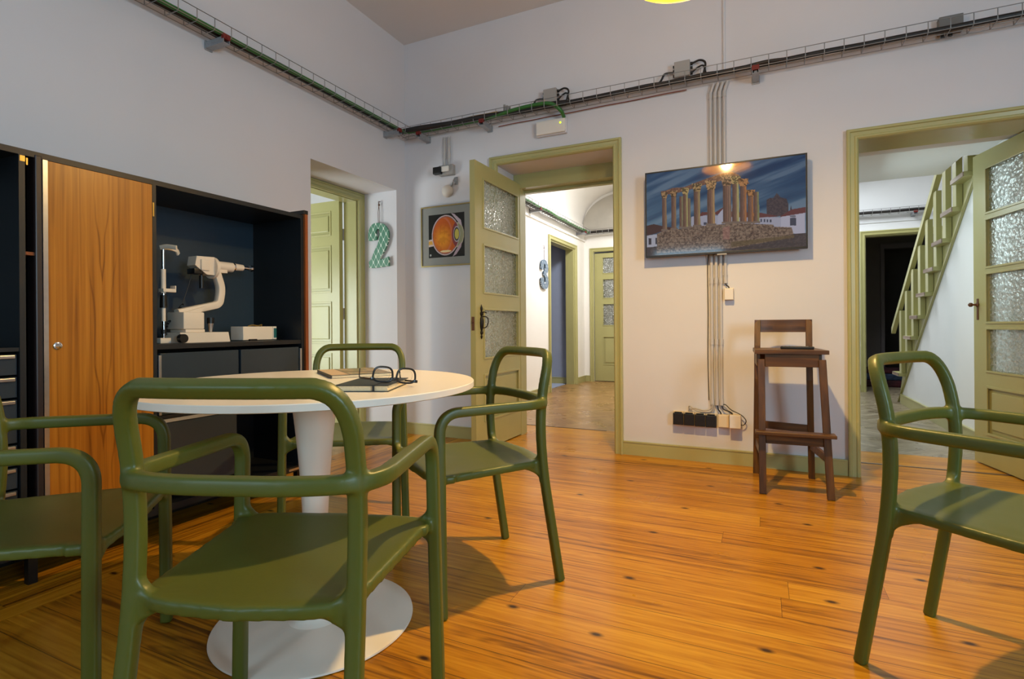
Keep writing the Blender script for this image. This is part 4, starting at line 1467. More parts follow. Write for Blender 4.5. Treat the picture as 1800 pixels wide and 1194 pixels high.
def temple(U, V):
    px = 90 + 1600 * U
    top, bot = 262 - 202 * U, 1085 - 87 * U
    py = bot - (bot - top) * V
    C = np.zeros(U.shape + (3,))
    sky_t, sky_b = np.array([28, 54, 92]) / 255, np.array([104, 130, 150]) / 255
    f = np.clip((py - 120) / 700, 0, 1)[..., None]
    C[:] = sky_t * (1 - f) + sky_b * f
    st_ = vnoise((px + py * 1.6) / 320, (py + px * 0.38) / 90, 4, 4)
    paint(C, np.clip((st_ - 0.48) * 2.2, 0, 0.5), (150, 164, 178))
    paint(C, np.clip((0.45 - st_) * 2.0, 0, 0.5), (24, 44, 78))
    n = vnoise(px / 14, py / 12, 11, 3)
    nb_ = vnoise(px / 6, py / 40, 21, 3)
    # town in the distance
    paint(C, poly_mask(px, py, [(1330, 680), (1330, 520), (1360, 500), (1395, 500), (1425, 450), (1460, 495), (1515, 510), (1530, 560), (1530, 690)]), (74, 62, 66))
    paint(C, poly_mask(px, py, [(1330, 680), (1330, 520), (1360, 500), (1395, 500), (1425, 450), (1460, 495), (1515, 510), (1530, 560), (1530, 690)]) * (n > 0.5) * 0.5, (104, 86, 84))
    paint(C, poly_mask(px, py, [(1545, 640), (1555, 575), (1565, 640)]), (66, 56, 60))
    paint(C, poly_mask(px, py, [(575, 800), (575, 690), (640, 672), (1270, 690), (1460, 700), (1460, 800)]), (176, 174, 190))
    paint(C, poly_mask(px, py, [(640, 690), (690, 640), (830, 640), (910, 590), (1000, 640), (1270, 650), (1450, 690), (1270, 700), (900, 690), (800, 655)]), (112, 66, 62))
    paint(C, poly_mask(px, py, [(850, 700), (850, 670), (910, 600), (925, 690), (925, 770), (850, 780)]), (186, 184, 200))
    paint(C, poly_mask(px, py, [(1460, 690), (1680, 650), (1680, 880), (1460, 850)]), (192, 188, 204))
    paint(C, poly_mask(px, py, [(1455, 690), (1560, 620), (1690, 596), (1690, 655), (1460, 695)]), (112, 64, 62))
    for (a, b, c, d) in ((1545, 705, 1600, 785), (1270, 712, 1285, 745), (1300, 715, 1315, 745), (1328, 718, 1343, 748), (1358, 720, 1373, 750), (705, 745, 740, 770)):
        paint(C, poly_mask(px, py, [(a, b), (c, b), (c, d), (a, d)]), (78, 78, 92))
    paint(C, poly_mask(px, py, [(1547, 680), (1597, 680), (1597, 700), (1547, 700)]), (120, 118, 130))
    paint(C, poly_mask(px, py, [(90, 880), (90, 780), (170, 762), (300, 790), (430, 800), (430, 850), (240, 840), (180, 860)]), (84, 58, 52))
    paint(C, poly_mask(px, py, [(90, 1000), (90, 880), (230, 860), (230, 985)]), (186, 184, 196))
    for (a, b, c, d) in ((108, 905, 140, 970), (185, 900, 205, 965)):
        paint(C, poly_mask(px, py, [(a, b), (c, b), (c, d), (a, d)]), (70, 64, 70))
    # ground
    paint(C, poly_mask(px, py, [(80, 1200), (80, 1000), (230, 985), (1000, 940), (1590, 870), (1700, 860), (1700, 1200)]), (78, 66, 64))
    paint(C, poly_mask(px, py, [(80, 1200), (80, 1000), (230, 985), (1000, 940), (1590, 870), (1700, 860), (1700, 1200)]) * np.clip((n - 0.45) * 2, 0, 0.5), (112, 96, 92))
    # podium of coursed stone
    pod = [(200, 1060), (205, 860), (300, 822), (420, 815), (500, 800), (640, 782), (900, 765), (1000, 752), (1390, 772), (1400, 795), (1560, 802), (1585, 905), (1330, 950), (1000, 1010)]
    pm = poly_mask(px, py, pod)
    paint(C, pm, (122, 98, 82))
    paint(C, pm * np.clip((n - 0.4) * 3, 0, 0.7), (168, 144, 122))
    paint(C, pm * np.clip((0.42 - n) * 4, 0, 0.7), (72, 54, 46))
    course = (np.mod(py + 0.08 * (px - 1000) * np.where(px > 950, 1, 0.6), 34) < 4)
    vj = (np.mod(px + 37 * np.floor(py / 34), 62) < 5)
    paint(C, pm * (course | vj) * 0.45, (66, 52, 44))
    paint(C, poly_mask(px, py, [(900, 800), (970, 780), (970, 920), (900, 920)]) * 0.5, (186, 128, 118))
    paint(C, poly_mask(px, py, [(985, 945), (1585, 880), (1585, 910), (985, 1000)]) * 0.7, (106, 88, 58))
    # entablature
    ent = [(252, 470), (250, 432), (300, 425), (380, 395), (500, 388), (600, 350), (640, 335), (735, 300), (900, 245), (1000, 235), (1065, 262), (1085, 300), (1140, 310), (1165, 345), (1150, 360), (1000, 300), (900, 320), (745, 355), (600, 400), (500, 430), (380, 455)]
    em = poly_mask(px, py, ent)
    paint(C, em, (120, 82, 66))
    paint(C, em * np.clip((n - 0.45) * 3, 0, 0.8), (172, 132, 96))
    # columns: x, top, base, width, lit side colour
    cols = [(470, 480, 800, 36, (150, 156, 110)), (550, 500, 795, 40, (140, 132, 96)), (288, 440, 828, 48, (160, 134, 98)), (390, 425, 818, 50, (158, 128, 92)),
            (515, 395, 805, 52, (196, 190, 120)), (638, 350, 785, 64, (178, 158, 104)), (783, 320, 772, 74, (196, 160, 108)), (945, 275, 756, 78, (150, 122, 104)),
            (1030, 275, 752, 64, (206, 200, 128)), (1105, 300, 752, 62, (196, 128, 74)), (1177, 415, 756, 54, (188, 122, 66)), (1232, 435, 752, 50, (150, 158, 100))]
    for cxp, t0, b0, wd, colr in cols:
        wd = wd * 1.08
        colr = np.array(colr) / 255 * 0.8 + np.array([150, 112, 92]) / 255 * 0.2
        ins = (np.abs(px - cxp) < wd / 2 * (0.92 + 0.08 * (py - t0) / (b0 - t0))) & (py > t0) & (py < b0)
        shade = 0.62 + 0.38 * np.clip((px - cxp) / (wd / 2), -1, 1)
        fl = 0.80 + 0.20 * np.sin((px - cxp) / wd * 2 * PI * 4.2)
        lit = np.clip((px - cxp) / (wd / 2) * 1.6, 0, 1)[..., None]
        body = np.array([158, 118, 100]) / 255 * (1 - lit) + colr * lit
        cc = body * (0.55 + 0.72 * (shade * fl))[..., None] * (0.9 + 0.25 * (nb_ - 0.5))[..., None]
        C[ins] = cc[ins]
        tall = b0 - t0 > 330 or t0 < 410
        if tall:
            cap = (np.abs(px - cxp) < wd / 2 * (1.0 + 0.55 * np.clip(1 - (py - t0) / (wd * 1.15), 0, 1))) & (py > t0) & (py < t0 + wd * 1.15)
            k2 = np.where(n > 0.5, 1.1, 0.55)[..., None] * np.clip(colr * 0.5 + np.array([170, 128, 84]) / 255 * 0.5, 0, 1)
            C[cap] = k2[cap]
        base = (np.abs(px - cxp) < wd * 0.66) & (py > b0 - 16) & (py < b0 + 4)
        paint(C, base * 1.0, tuple(np.array((132, 112, 98))))
    return C


picture_grid('screen', W_ - 0.018, H_ - 0.021, 460, 260, temple, attr_mat('lit_screen_image', 0.55, 0.07, spec=0.6), tv,
             tilt @ Matrix.Translation((0, -0.0072, 0.0015)) @ Matrix.Rotation(PI / 2, 4, 'X'))

# ================================================================ EYE PICTURE
ey = empty('framed_picture', (-2.395, 3.828, 1.695))
tag(ey, 'gold framed print of a sectioned eyeball on the back wall left of the glazed door', 'picture')
m = MB()
for a, b, c, d in ((-0.253, 0.253, 0.246, 0.256), (-0.253, 0.253, -0.256, -0.246), (-0.253, -0.243, -0.246, 0.246), (0.243, 0.253, -0.246, 0.246)):
    m.box(a, b, -0.025, 0, c, d, 0.001)
m.build('frame', M['frame_gold'], ey)
MB().box(-0.243, 0.243, -0.016, -0.004, -0.246, 0.246).build('mount', M['mount'], ey)


def eye(U, V):
    X, Y = U * 290, (1 - V) * 340
    C = np.zeros(U.shape + (3,)) + np.array([26, 27, 27]) / 255
    n = vnoise(U * 12, V * 12, 5, 3)
    d = np.sqrt(((X - 138) / 112) ** 2 + ((Y - 168) / 158) ** 2)
    # cornea bulge
    dc = np.sqrt(((X - 232) / 54) ** 2 + ((Y - 172) / 96) ** 2)
    paint(C, dc < 1, (188, 176, 150))
    paint(C, (dc < 0.90), (150, 150, 120))
    # lid folds top and bottom right
    paint(C, poly_mask(X, Y, [(185, 0), (210, 8), (262, 60), (272, 110), (252, 90), (215, 40)]), (196, 176, 186))
    paint(C, poly_mask(X, Y, [(195, 340), (225, 322), (262, 270), (270, 225), (248, 250), (215, 300)]), (186, 160, 170))
    # optic nerve
    paint(C, poly_mask(X, Y, [(0, 196), (45, 190), (50, 246), (0, 252)]), (206, 184, 176))
    paint(C, poly_mask(X, Y, [(0, 208), (45, 203), (48, 232), (0, 236)]), (206, 156, 70))
    paint(C, d < 1.0, (204, 184, 186))
    paint(C, d < 0.945, (150, 96, 84))
    paint(C, d < 0.90, (198, 96, 40))
    g = np.clip(1 - np.sqrt(((X - 118) / 90) ** 2 + ((Y - 190) / 120) ** 2), 0, 1) * (d < 0.90)
    paint(C, np.clip(g * 1.3, 0, 0.95), (236, 158, 44))
    paint(C, (g > 0.1) * np.clip((n - 0.5) * 2, 0, 0.25), (170, 84, 26))
    paint(C, (np.abs(np.sqrt(((X - 100) / 90) ** 2 + ((Y - 170) / 150) ** 2) - 1.0) < 0.06) * (d < 0.9) * 0.7, (206, 120, 96))
    paint(C, (np.sqrt(((X - 240) / 50) ** 2 + ((Y - 168) / 104) ** 2) < 1) * (d < 0.97) * 1.0, (134, 66, 70))
    dl = np.sqrt(((X - 228) / 26) ** 2 + ((Y - 166) / 62) ** 2)
    paint(C, dl < 1.0, (178, 176, 184))
    paint(C, dl < 0.86, (80, 70, 66))
    paint(C, np.sqrt(((X - 230) / 17) ** 2 + ((Y - 166) / 40) ** 2) < 1, (206, 190, 92))
    paint(C, np.sqrt(((X - 140) / 45) ** 2 + ((Y - 294) / 9) ** 2) < 1, (240, 214, 160))
    # small white mark in the corner of the print
    paint(C, (np.abs(np.sqrt(((X - 15) / 5) ** 2 + ((Y - 318) / 7) ** 2) - 0.8) < 0.3), (220, 220, 215))
    return C


picture_grid('print', 0.352, 0.364, 150, 160, eye, attr_mat('printed_eye_picture', 0, 0.25), ey,
             Matrix.Translation((-0.002, -0.0165, 0.001)) @ Matrix.Rotation(PI / 2, 4, 'X'))

# ================================================================ NUMBER SIGNS


def stroke_outline(path, w):
    pass


TWO = [(0.00, 0.63), (0.00, 0.80), (0.10, 0.93), (0.26, 1.00), (0.52, 1.00), (0.80, 0.95), (0.99, 0.80), (1.0, 0.66), (0.93, 0.52), (0.82, 0.40), (0.66, 0.28), (0.58, 0.18),
       (0.78, 0.20), (0.93, 0.22), (0.98, 0.22), (1.0, 0.04), (0.92, 0.02), (0.10, 0.00), (0.04, 0.08), (0.02, 0.14), (0.14, 0.20), (0.24, 0.32), (0.34, 0.42), (0.46, 0.52), (0.52, 0.66), (0.56, 0.78),
       (0.54, 0.86), (0.44, 0.87), (0.36, 0.80), (0.40, 0.70), (0.38, 0.63), (0.06, 0.62)]
THREE = [(0.0, 0.66), (0.02, 0.84), (0.16, 0.96), (0.45, 1.0), (0.78, 0.96), (0.95, 0.84), (0.98, 0.70), (0.88, 0.58), (0.72, 0.52), (0.90, 0.46), (1.0, 0.32), (0.98, 0.14), (0.80, 0.03), (0.45, 0.0),
         (0.12, 0.06), (0.0, 0.20), (0.0, 0.36), (0.34, 0.38), (0.36, 0.26), (0.46, 0.18), (0.58, 0.20), (0.62, 0.32), (0.56, 0.43), (0.40, 0.46), (0.36, 0.47), (0.36, 0.60), (0.50, 0.62), (0.60, 0.70), (0.58, 0.82), (0.46, 0.86), (0.36, 0.80), (0.36, 0.66)]


def sign(name, outline, W, Hh, plane, loc, mt, label, cord_len):
    root = empty(name, loc)
    tag(root, label, 'number sign')
    poly = [((u - 0.5) * W, v * Hh) for u, v in outline]
    sm = catmull([(p[0], p[1], 0) for p in poly + [poly[0]]], 3)[:-1]
    pl2 = [(p[0], p[1]) for p in sm]
    ax = 'Y' if plane == 'Y' else 'X'
    if ax == 'Y':
        MB().prism(pl2, -0.012, -0.030, 'Y').build('numeral', mt, root)
    else:
        MB().prism(pl2, 0.012, 0.028, 'X').build('numeral', mt, root)
    m = MB()
    for s in (-1, 1):
        q = [(s * 0.006, Hh * 0.96), (s * 0.008, Hh + cord_len * 0.5), (0.0, Hh + cord_len * 0.82), (s * 0.005, Hh + cord_len)]
        m.tube([((p[0], -0.021, p[1]) if ax == 'Y' else (0.02, p[0], p[1])) for p in q], 0.0022, 6)
    c = (0, -0.018, Hh + cord_len * 0.84) if ax == 'Y' else (0.018, 0, Hh + cord_len * 0.84)
    m.lathe([(0, -0.012), (0.008, -0.006), (0.008, 0.006), (0, 0.012)], c, 'Z', 10)
    c2 = (0, -0.02, Hh + cord_len) if ax == 'Y' else (0.02, 0, Hh + cord_len)
    e2 = (0, 0.0, Hh + cord_len) if ax == 'Y' else (0.0, 0, Hh + cord_len)
    m.cyl(c2, e2, 0.003, seg=8)
    m.build('hanging_cord', M['cord'], root)
    return root


sign('numeral_two_sign', TWO, 0.218, 0.385, 'Y', (-3.003, 3.708, 1.445), lattice_mat('sea_green_lattice', (78, 132, 106), (226, 236, 224), (0, 2), (36.0, 21.0)),
     'sea green lattice numeral 2 hanging in the recess beside the panelled door', 0.19)
sign('numeral_three_sign', THREE, 0.26, 0.40, 'X', (-2.70, 6.74, 1.43), lattice_mat('slate_blue_lattice', (74, 98, 122), (222, 228, 230), (1, 2), (36.0, 22.0)),
     'slate blue patterned numeral 3 hanging in the corridor beyond the door', 0.19)

# ================================================================ CABLE TRAYS


def tray(name, p0, p1, out, z0, label, group, width=0.11, hgt=0.062, pitch=0.10, gap=0.045, r=0.0022):
    """wire basket tray from p0 to p1 (xy), 'out' the unit vector away from the wall"""
    m = MB()
    a, b, o = Vector((*p0, 0)), Vector((*p1, 0)), Vector((*out, 0))
    Ld = (b - a).length
    d = (b - a).normalized()
    for (off, z) in ((gap, hgt), (gap, hgt * 0.5), (gap, 0), (gap + width * 0.5, 0), (gap + width, 0), (gap + width, hgt)):
        m.cyl(a + o * off + Vector((0, 0, z0 + z)), b + o * off + Vector((0, 0, z0 + z)), r, seg=6)
    n = int(Ld / pitch)
    for i in range(n + 1):
        c = a + d * (i * pitch + 0.03)
        if (c - a).length > Ld:
            break
        pts = fillet([c + o * gap + Vector((0, 0, z0 + hgt)), c + o * gap + Vector((0, 0, z0 - r)), c + o * (gap + width) + Vector((0, 0, z0 - r)), c + o * (gap + width) + Vector((0, 0, z0 + hgt))], [0.012, 0.012], 3)
        m.tube(pts, r * 1.1, 6)
    return tag(m.build(name, M['galv'], None, 60), label, 'cable tray', group)


def wavy(p0, p1, n, amp, seed, z=None):
    random.seed(seed)
    a, b = Vector(p0), Vector(p1)
    pts = []
    for i in range(n + 1):
        t = i / n
        q = a.lerp(b, t)
        k = amp if 0 < i < n else amp * 0.3
        pts.append(q + Vector((random.uniform(-k, k), random.uniform(-k, k), abs(random.uniform(-k, k)) * 0.8)))
    return catmull(pts, 5)


def cable(name, pts, r, mt, label, cat='cable', group=None):
    return tag(MB().tube(pts, r, 8).build(name, mt, None, 70), label, cat, group)


def bracket(loc, rz, label, reach=0.155):
    """strut arm from the wall with a red end cap; local +y points away from the wall"""
    root = empty('tray_bracket', loc, rz)
    tag(root, label, 'bracket', 'galvanised tray brackets')
    m = MB()
    m.box(-0.020, 0.020, 0.006, reach, -0.041, -0.038).box(-0.020, -0.017, 0.006, reach, -0.038, -0.006).box(0.017, 0.020, 0.006, reach, -0.038, -0.006)
    m.box(-0.017, -0.009, 0.006, reach, -0.009, -0.006).box(0.009, 0.017, 0.006, reach, -0.009, -0.006)
    m.build('channel', M['galv_ch'], root)
    MB().box(-0.024, 0.024, 0.0, 0.006, -0.050, 0.004, 0.004).build('wall_plate', M['galv_ch'], root)
    MB().box(-0.022, 0.022, reach - 0.016, reach + 0.004, -0.020, 0.010, 0.004).box(-0.006, 0.006, reach + 0.003, reach + 0.008, -0.014, -0.004).build('end_cap', M['redcap'], root)
    return root


ZTR = 2.548
tray('cable_tray', (-2.785, -0.9), (-2.785, 3.70), (1, 0), ZTR, 'wire basket cable tray along the left wall above the cabinet', 'wire basket trays', gap=0.0 + 0.0)
tray('cable_tray', (-2.785, YB - 0.045), (3.1, YB - 0.045), (0, -1), ZTR, 'wire basket cable tray along the back wall above the television', 'wire basket trays', gap=0.0)
cable('cable_bundle', wavy((-2.745, -0.9, ZTR + 0.022), (-2.735, 3.66, ZTR + 0.022), 22, 0.006, 1), 0.022, M['cable_black'], 'thick black cable bundle in the left wall tray')
cable('green_cable', wavy((-2.705, -0.9, ZTR + 0.012), (-2.700, 3.66, ZTR + 0.012), 22, 0.004, 2), 0.012, M['cable_green'], 'green cable lying beside the black bundle in the left wall tray')
yb_ = YB - 0.10
cable('cable_bundle', wavy((-2.735, 3.66, ZTR + 0.022), (-1.30, yb_, ZTR + 0.028), 9, 0.008, 3) , 0.022, M['cable_black'], 'black cable bundle in the back wall tray between the corner and the door')
cable('cable_bundle', wavy((-1.62, yb_, ZTR + 0.026), (3.1, yb_ - 0.01, ZTR + 0.022), 24, 0.005, 4), 0.017, M['cable_black'], 'black cable bundle in the back wall tray running to the right edge')
cable('cable_bundle', wavy((-0.95, yb_ - 0.02, ZTR + 0.020), (0.15, yb_ - 0.01, ZTR + 0.024), 9, 0.010, 5), 0.013, M['cable_black'], 'sagging black cable bundle in the back wall tray above the conduits')
cable('green_cable', catmull([(-2.700, 3.66, ZTR + 0.014), (-2.55, 3.70, ZTR + 0.012), (-2.2, 3.705, ZTR + 0.012), (-1.9, 3.70, ZTR + 0.015), (-1.7, 3.69, ZTR + 0.035), (-1.50, 3.69, ZTR + 0.040), (-1.40, 3.70, ZTR + 0.026), (-1.345, 3.735, ZTR - 0.02), (-1.34, 3.79, ZTR - 0.05)], 8), 0.014, M['cable_green'], 'green cable leaving the back wall tray above the emergency light')
cable('red_cable', wavy((-1.9, YB - 0.02, ZTR - 0.022), (-0.46, YB - 0.02, ZTR - 0.010), 10, 0.003, 6), 0.0035, M['cable_red'], 'thin red brown cable under the back wall tray')
cable('yellow_cable', wavy((-2.15, 3.70, ZTR + 0.048), (-1.85, 3.69, ZTR + 0.045), 4, 0.004, 8), 0.004, mat('yellow_cable_sheath', (180, 140, 50), 0.5), 'short yellow cable on the back wall tray near the second bracket')
for y, nm in ((0.95, 'beyond the top edge'), (2.0, 'in the upper left'), (3.56, 'next to the corner')):
    bracket((XL, y, ZTR), math.radians(-90), 'red capped strut bracket under the left wall tray, the one ' + nm)
for x, nm in ((-2.58, 'next to the corner'), (-1.985, 'above the glazed door'), (-0.03, 'above the television'), (2.2, 'beyond the right edge')):
    b_ = bracket((x, YB, ZTR), math.radians(180), 'red capped strut bracket under the back wall tray, the one ' + nm)
# dark box behind the tray at the right
rb = empty('junction_box', (0.975, YB, 2.625))
tag(rb, 'dark grey junction box behind the tray at the far right of the back wall', 'junction box', 'junction boxes on the tray')
MB().box(-0.055, 0.055, -0.05, 0, -0.045, 0.045, 0.003).build('housing', mat('dark_grey_plastic', (112, 110, 108), 0.5), rb)
for xg in (-0.035, 0.0):
    MB().cyl((xg, -0.03, -0.045), (xg, -0.03, -0.065), 0.010, seg=12).build('cable_gland', M['black'], rb)
for x, lab in ((-1.447, 'grey junction box on the tray above the emergency light'), (-0.485, 'grey junction box on the tray left of the conduits')):
    jb = empty('junction_box', (x, YB - 0.005, 2.672))
    tag(jb, lab, 'junction box', 'junction boxes on the tray')
    MB().box(-0.052, 0.052, -0.052, 0, -0.052, 0.055, 0.004).build('housing', M['box_grey'], jb)
    MB().box(-0.050, 0.050, -0.058, -0.052, -0.050, 0.053, 0.002).build('lid', M['box_grey'], jb)
    for z in (-0.03, 0.005, 0.035):
        MB().cyl((0.052, -0.026, z), (0.066, -0.026, z), 0.011, seg=14).build('cable_gland', M['black'], jb)
        MB().cyl((-0.052, -0.026, z), (-0.062, -0.026, z), 0.009, seg=14).build('cable_gland', M['black'], jb)
    for xg in (-0.02, 0.02):
        MB().cyl((xg, -0.03, -0.052), (xg, -0.03, -0.066), 0.010, seg=12).build('cable_gland', M['black'], jb)
    g = 'above the emergency light' if x < -1 else 'left of the conduits'
    yq = YB - 0.035
    cable('looped_cable', catmull([(x - 0.06, yq, 2.667), (x - 0.115, yq - 0.01, 2.664), (x - 0.14, yq - 0.02, 2.62), (x - 0.175, yq - 0.04, 2.575)], 8), 0.007, M['cable_black'], 'black cable looping into the left side of the junction box ' + g)
    cable('looped_cable', catmull([(x + 0.064, yq, 2.706), (x + 0.115, yq - 0.01, 2.712), (x + 0.150, yq - 0.02, 2.680), (x + 0.140, yq - 0.04, 2.60), (x + 0.150, yq - 0.05, 2.575)], 8), 0.007, M['cable_black'], 'black cable looping out of the upper right gland of the box ' + g)
    cable('looped_cable', catmull([(x + 0.064, yq, 2.645), (x + 0.10, yq - 0.01, 2.665), (x + 0.138, yq - 0.02, 2.665), (x + 0.16, yq - 0.03, 2.60), (x + 0.22, yq - 0.05, 2.578)], 8), 0.006, M['cable_black'], 'black cable looping out of the lower right gland of the box ' + g)
# grey cable clamp stack on the tray
for k, nm in enumerate(('left', 'middle', 'right')):
    g_ = MB().cyl((-1.815 + k * 0.022, YB - 0.085, ZTR + 0.055), (-1.80 + k * 0.022, YB - 0.115, ZTR + 0.10 - 0.012 * k), 0.009, seg=12)
    tag(g_.build('spare_cable_gland', M['box_grey'], None, 40), '%s of three small grey cable glands on the tray above the door casing' % nm, 'cable gland', 'loose glands on the tray')

# corridor and stair hall trays
tray('cable_tray', (-2.66, YB2 + 0.15), (-2.66, YF - 0.12), (1, 0), 2.43, 'wire basket cable tray along the corridor wall beyond the open door', 'wire basket trays', gap=0, r=0.003)
tray('cable_tray', (-2.66, YF - 0.09), (-1.35, YF - 0.09), (0, -1), 2.43, 'wire basket cable tray across the end wall of the corridor', 'wire basket trays', gap=0, r=0.003)
cable('cable_bundle', wavy((-2.62, YB2 + 0.15, 2.455), (-2.61, YF - 0.14, 2.455), 22, 0.012, 12), 0.030, M['cable_black'], 'black cable bundle in the corridor tray')
cable('green_cable', wavy((-2.575, YB2 + 0.15, 2.447), (-2.575, YF - 0.14, 2.447), 22, 0.012, 13), 0.018, M['cable_green'], 'green cable in the corridor tray')
cable('cable_bundle', wavy((-2.60, YF - 0.14, 2.455), (-1.4, YF - 0.14, 2.46), 8, 0.014, 14), 0.022, M['cable_black'], 'black cable bundle on the end wall tray of the corridor')
for y in (6.3, 8.2):
    b_ = bracket((-2.70, y, 2.43), math.radians(-90), 'red capped bracket under the corridor tray, %s' % ('near the numeral 3' if y < 7 else 'near the corridor end'), 0.16)
tray('cable_tray', (0.3, YF - 0.05), (1.95, YF - 0.05), (0, -1), 2.385, 'wire basket cable tray above the dark doorway of the stair hall', 'wire basket trays', gap=0, r=0.0025)
cable('cable_bundle', wavy((0.3, YF - 0.09, 2.412), (1.95, YF - 0.09, 2.412), 10, 0.005, 15), 0.020, M['cable_black'], 'black cable bundle in the stair hall tray')
bracket((1.80, YF, 2.385), math.radians(180), 'red capped bracket under the stair hall tray')
struct(MB().box(0.21, 1.95, YF - 0.012, YF, 2.29, 2.298).build('trim_17', M['white']))

# ================================================================ CONDUITS, SOCKETS
CX = [-0.309, -0.280, -0.251, -0.222]
for i, x in enumerate(CX):
    zb_ = 0.39 if i < 3 else 1.205
    rt = empty('conduit_pipe', (x, YB - 0.012, 0))
    lab = ['leftmost of the four grey conduits running down behind the television', 'second grey conduit from the left behind the television', 'third grey conduit from the left, its black cable ending at the sockets', 'rightmost grey conduit, ending at the small switch box below the television'][i]
    tag(rt, lab, 'conduit', 'grey conduits on the back wall')
    m = MB()
    m.tube(fillet([(0, 0, zb_), (0, 0, 2.485), (0.022, -0.012, 2.545)], [0.02], 4), 0.0112, 12)
    m.build('pipe', M['conduit'], rt, 60)
    for z in ([zb_ + 0.02, 0.815, 1.225, 2.47] if i < 3 else [zb_ + 0.02, 2.47]):
        MB().cyl((0, 0, z - 0.02), (0, 0, z + 0.02), 0.0132, seg=16).build('collar', M['conduit'], rt, 60)
    for z in ([0.82, 1.22] if i < 3 else [1.25]):
        MB().box(-0.014, 0.014, -0.002, 0.012, z + 0.005, z + 0.011).build('clip', M['box_grey'], rt)
up = MB().cyl((-0.221, YB - 0.008, 2.62), (-0.221, YB - 0.008, H), 0.0075, seg=12)
tag(up.build('ceiling_conduit', M['wall'], None, 60), 'thin wall coloured conduit rising from the tray to the ceiling', 'conduit')
m = MB()
cable('television_cable', catmull([(-0.325, YB - 0.03, 1.42), (-0.334, YB - 0.007, 1.32), (-0.333, YB - 0.006, 1.0), (-0.336, YB - 0.006, 0.7), (-0.331, YB - 0.006, 0.42)], 8), 0.0028, M['cable_black'], 'thin black cable running down left of the conduits')

sx = -0.5275
for i in range(4):
    s_ = empty('wall_socket', (sx + i * 0.0705, YB, 0.290 - i * 0.0012))
    lab = ['leftmost black flap socket under the conduits', 'second black flap socket from the left', 'third black flap socket from the left', 'rightmost black flap socket, next to the cream boxes'][i]
    tag(s_, lab, 'socket', 'black flap wall sockets')
    MB().box(-0.0345, 0.0345, -0.030, 0, -0.040, 0.046, 0.002).build('housing', M['cream_pl'], s_)
    MB().box(-0.0338, 0.0338, -0.052, -0.030, -0.043, 0.036, 0.004).box(-0.024, 0.024, -0.046, -0.030, 0.036, 0.044, 0.002).build('flap_lid', M['black'], s_)
s_ = empty('wall_box', (-0.238, YB, 0.290))
tag(s_, 'cream wall box between the black sockets and the outermost box', 'wall box')
MB().box(-0.034, 0.034, -0.040, 0, -0.044, 0.042, 0.003).build('housing', M['cream_pl'], s_)
MB().box(-0.031, 0.031, -0.045, -0.040, -0.040, 0.038, 0.002).build('lid', M['cream_pl'], s_)
s_ = empty('wall_box', (-0.166, YB, 0.293))
tag(s_, 'cream wall box at the right end of the socket row', 'wall box')
MB().box(-0.034, 0.034, -0.060, 0, -0.046, 0.044, 0.003).build('housing', M['cream_pl'], s_)
MB().box(-0.034, 0.034, -0.068, -0.060, -0.042, 0.044, 0.003).build('lid', M['pvc_white'], s_)
s_ = empty('switch_box', (-0.200, YB, 1.131))
tag(s_, 'small cream box at the foot of the short conduit, below the television', 'switch box')
MB().box(-0.028, 0.028, -0.040, 0, -0.038, 0.040, 0.003).build('housing', M['cream_pl'], s_)
MB().box(-0.026, 0.026, -0.046, -0.040, -0.036, 0.036, 0.002).build('lid', M['pvc_white'], s_)
cable('box_cable', catmull([(-0.222, YB - 0.014, 1.21), (-0.216, YB - 0.022, 1.192), (-0.203, YB - 0.026, 1.182), (-0.199, YB - 0.022, 1.168)], 8), 0.004, M['cable_black'], 'short black cable between the short conduit and its cream box')
for pts, rr, mt_, lab in (
        ([(-0.309, YB - 0.014, 0.40), (-0.320, YB - 0.02, 0.365), (-0.36, YB - 0.028, 0.352), (-0.43, YB - 0.028, 0.362), (-0.455, YB - 0.022, 0.335)], 0.0045, 'cable_grey', 'upper pale grey cable curving from the conduits to the black sockets'),
        ([(-0.306, YB - 0.024, 0.40), (-0.316, YB - 0.03, 0.350), (-0.35, YB - 0.034, 0.343), (-0.41, YB - 0.032, 0.348), (-0.455, YB - 0.02, 0.375), (-0.462, YB - 0.012, 0.34)], 0.0040, 'cable_grey', 'looping pale grey cable above the second black socket'),
        ([(-0.300, YB - 0.014, 0.40), (-0.305, YB - 0.022, 0.350), (-0.34, YB - 0.024, 0.336), (-0.385, YB - 0.02, 0.336)], 0.0045, 'cable_grey', 'lower pale grey cable curving from the conduits to the third socket'),
        ([(-0.280, YB - 0.014, 0.40), (-0.272, YB - 0.022, 0.365), (-0.258, YB - 0.024, 0.345), (-0.254, YB - 0.022, 0.332)], 0.0045, 'cable_black', 'short black cable entering the inner cream wall box'),
        ([(-0.251, YB - 0.014, 0.40), (-0.240, YB - 0.022, 0.368), (-0.200, YB - 0.026, 0.352), (-0.182, YB - 0.026, 0.336)], 0.0045, 'cable_black', 'short black cable entering the outer cream wall box'),
        ([(-0.246, YB - 0.014, 0.395), (-0.225, YB - 0.022, 0.396), (-0.19, YB - 0.03, 0.365), (-0.13, YB - 0.03, 0.335), (-0.102, YB - 0.03, 0.300), (-0.115, YB - 0.03, 0.272), (-0.134, YB - 0.03, 0.270)], 0.0030, 'cable_black', 'thin black cable looping around the right side of the outer cream box')):
    cable('socket_cable', catmull(pts, 8), rr, M[mt_], lab)

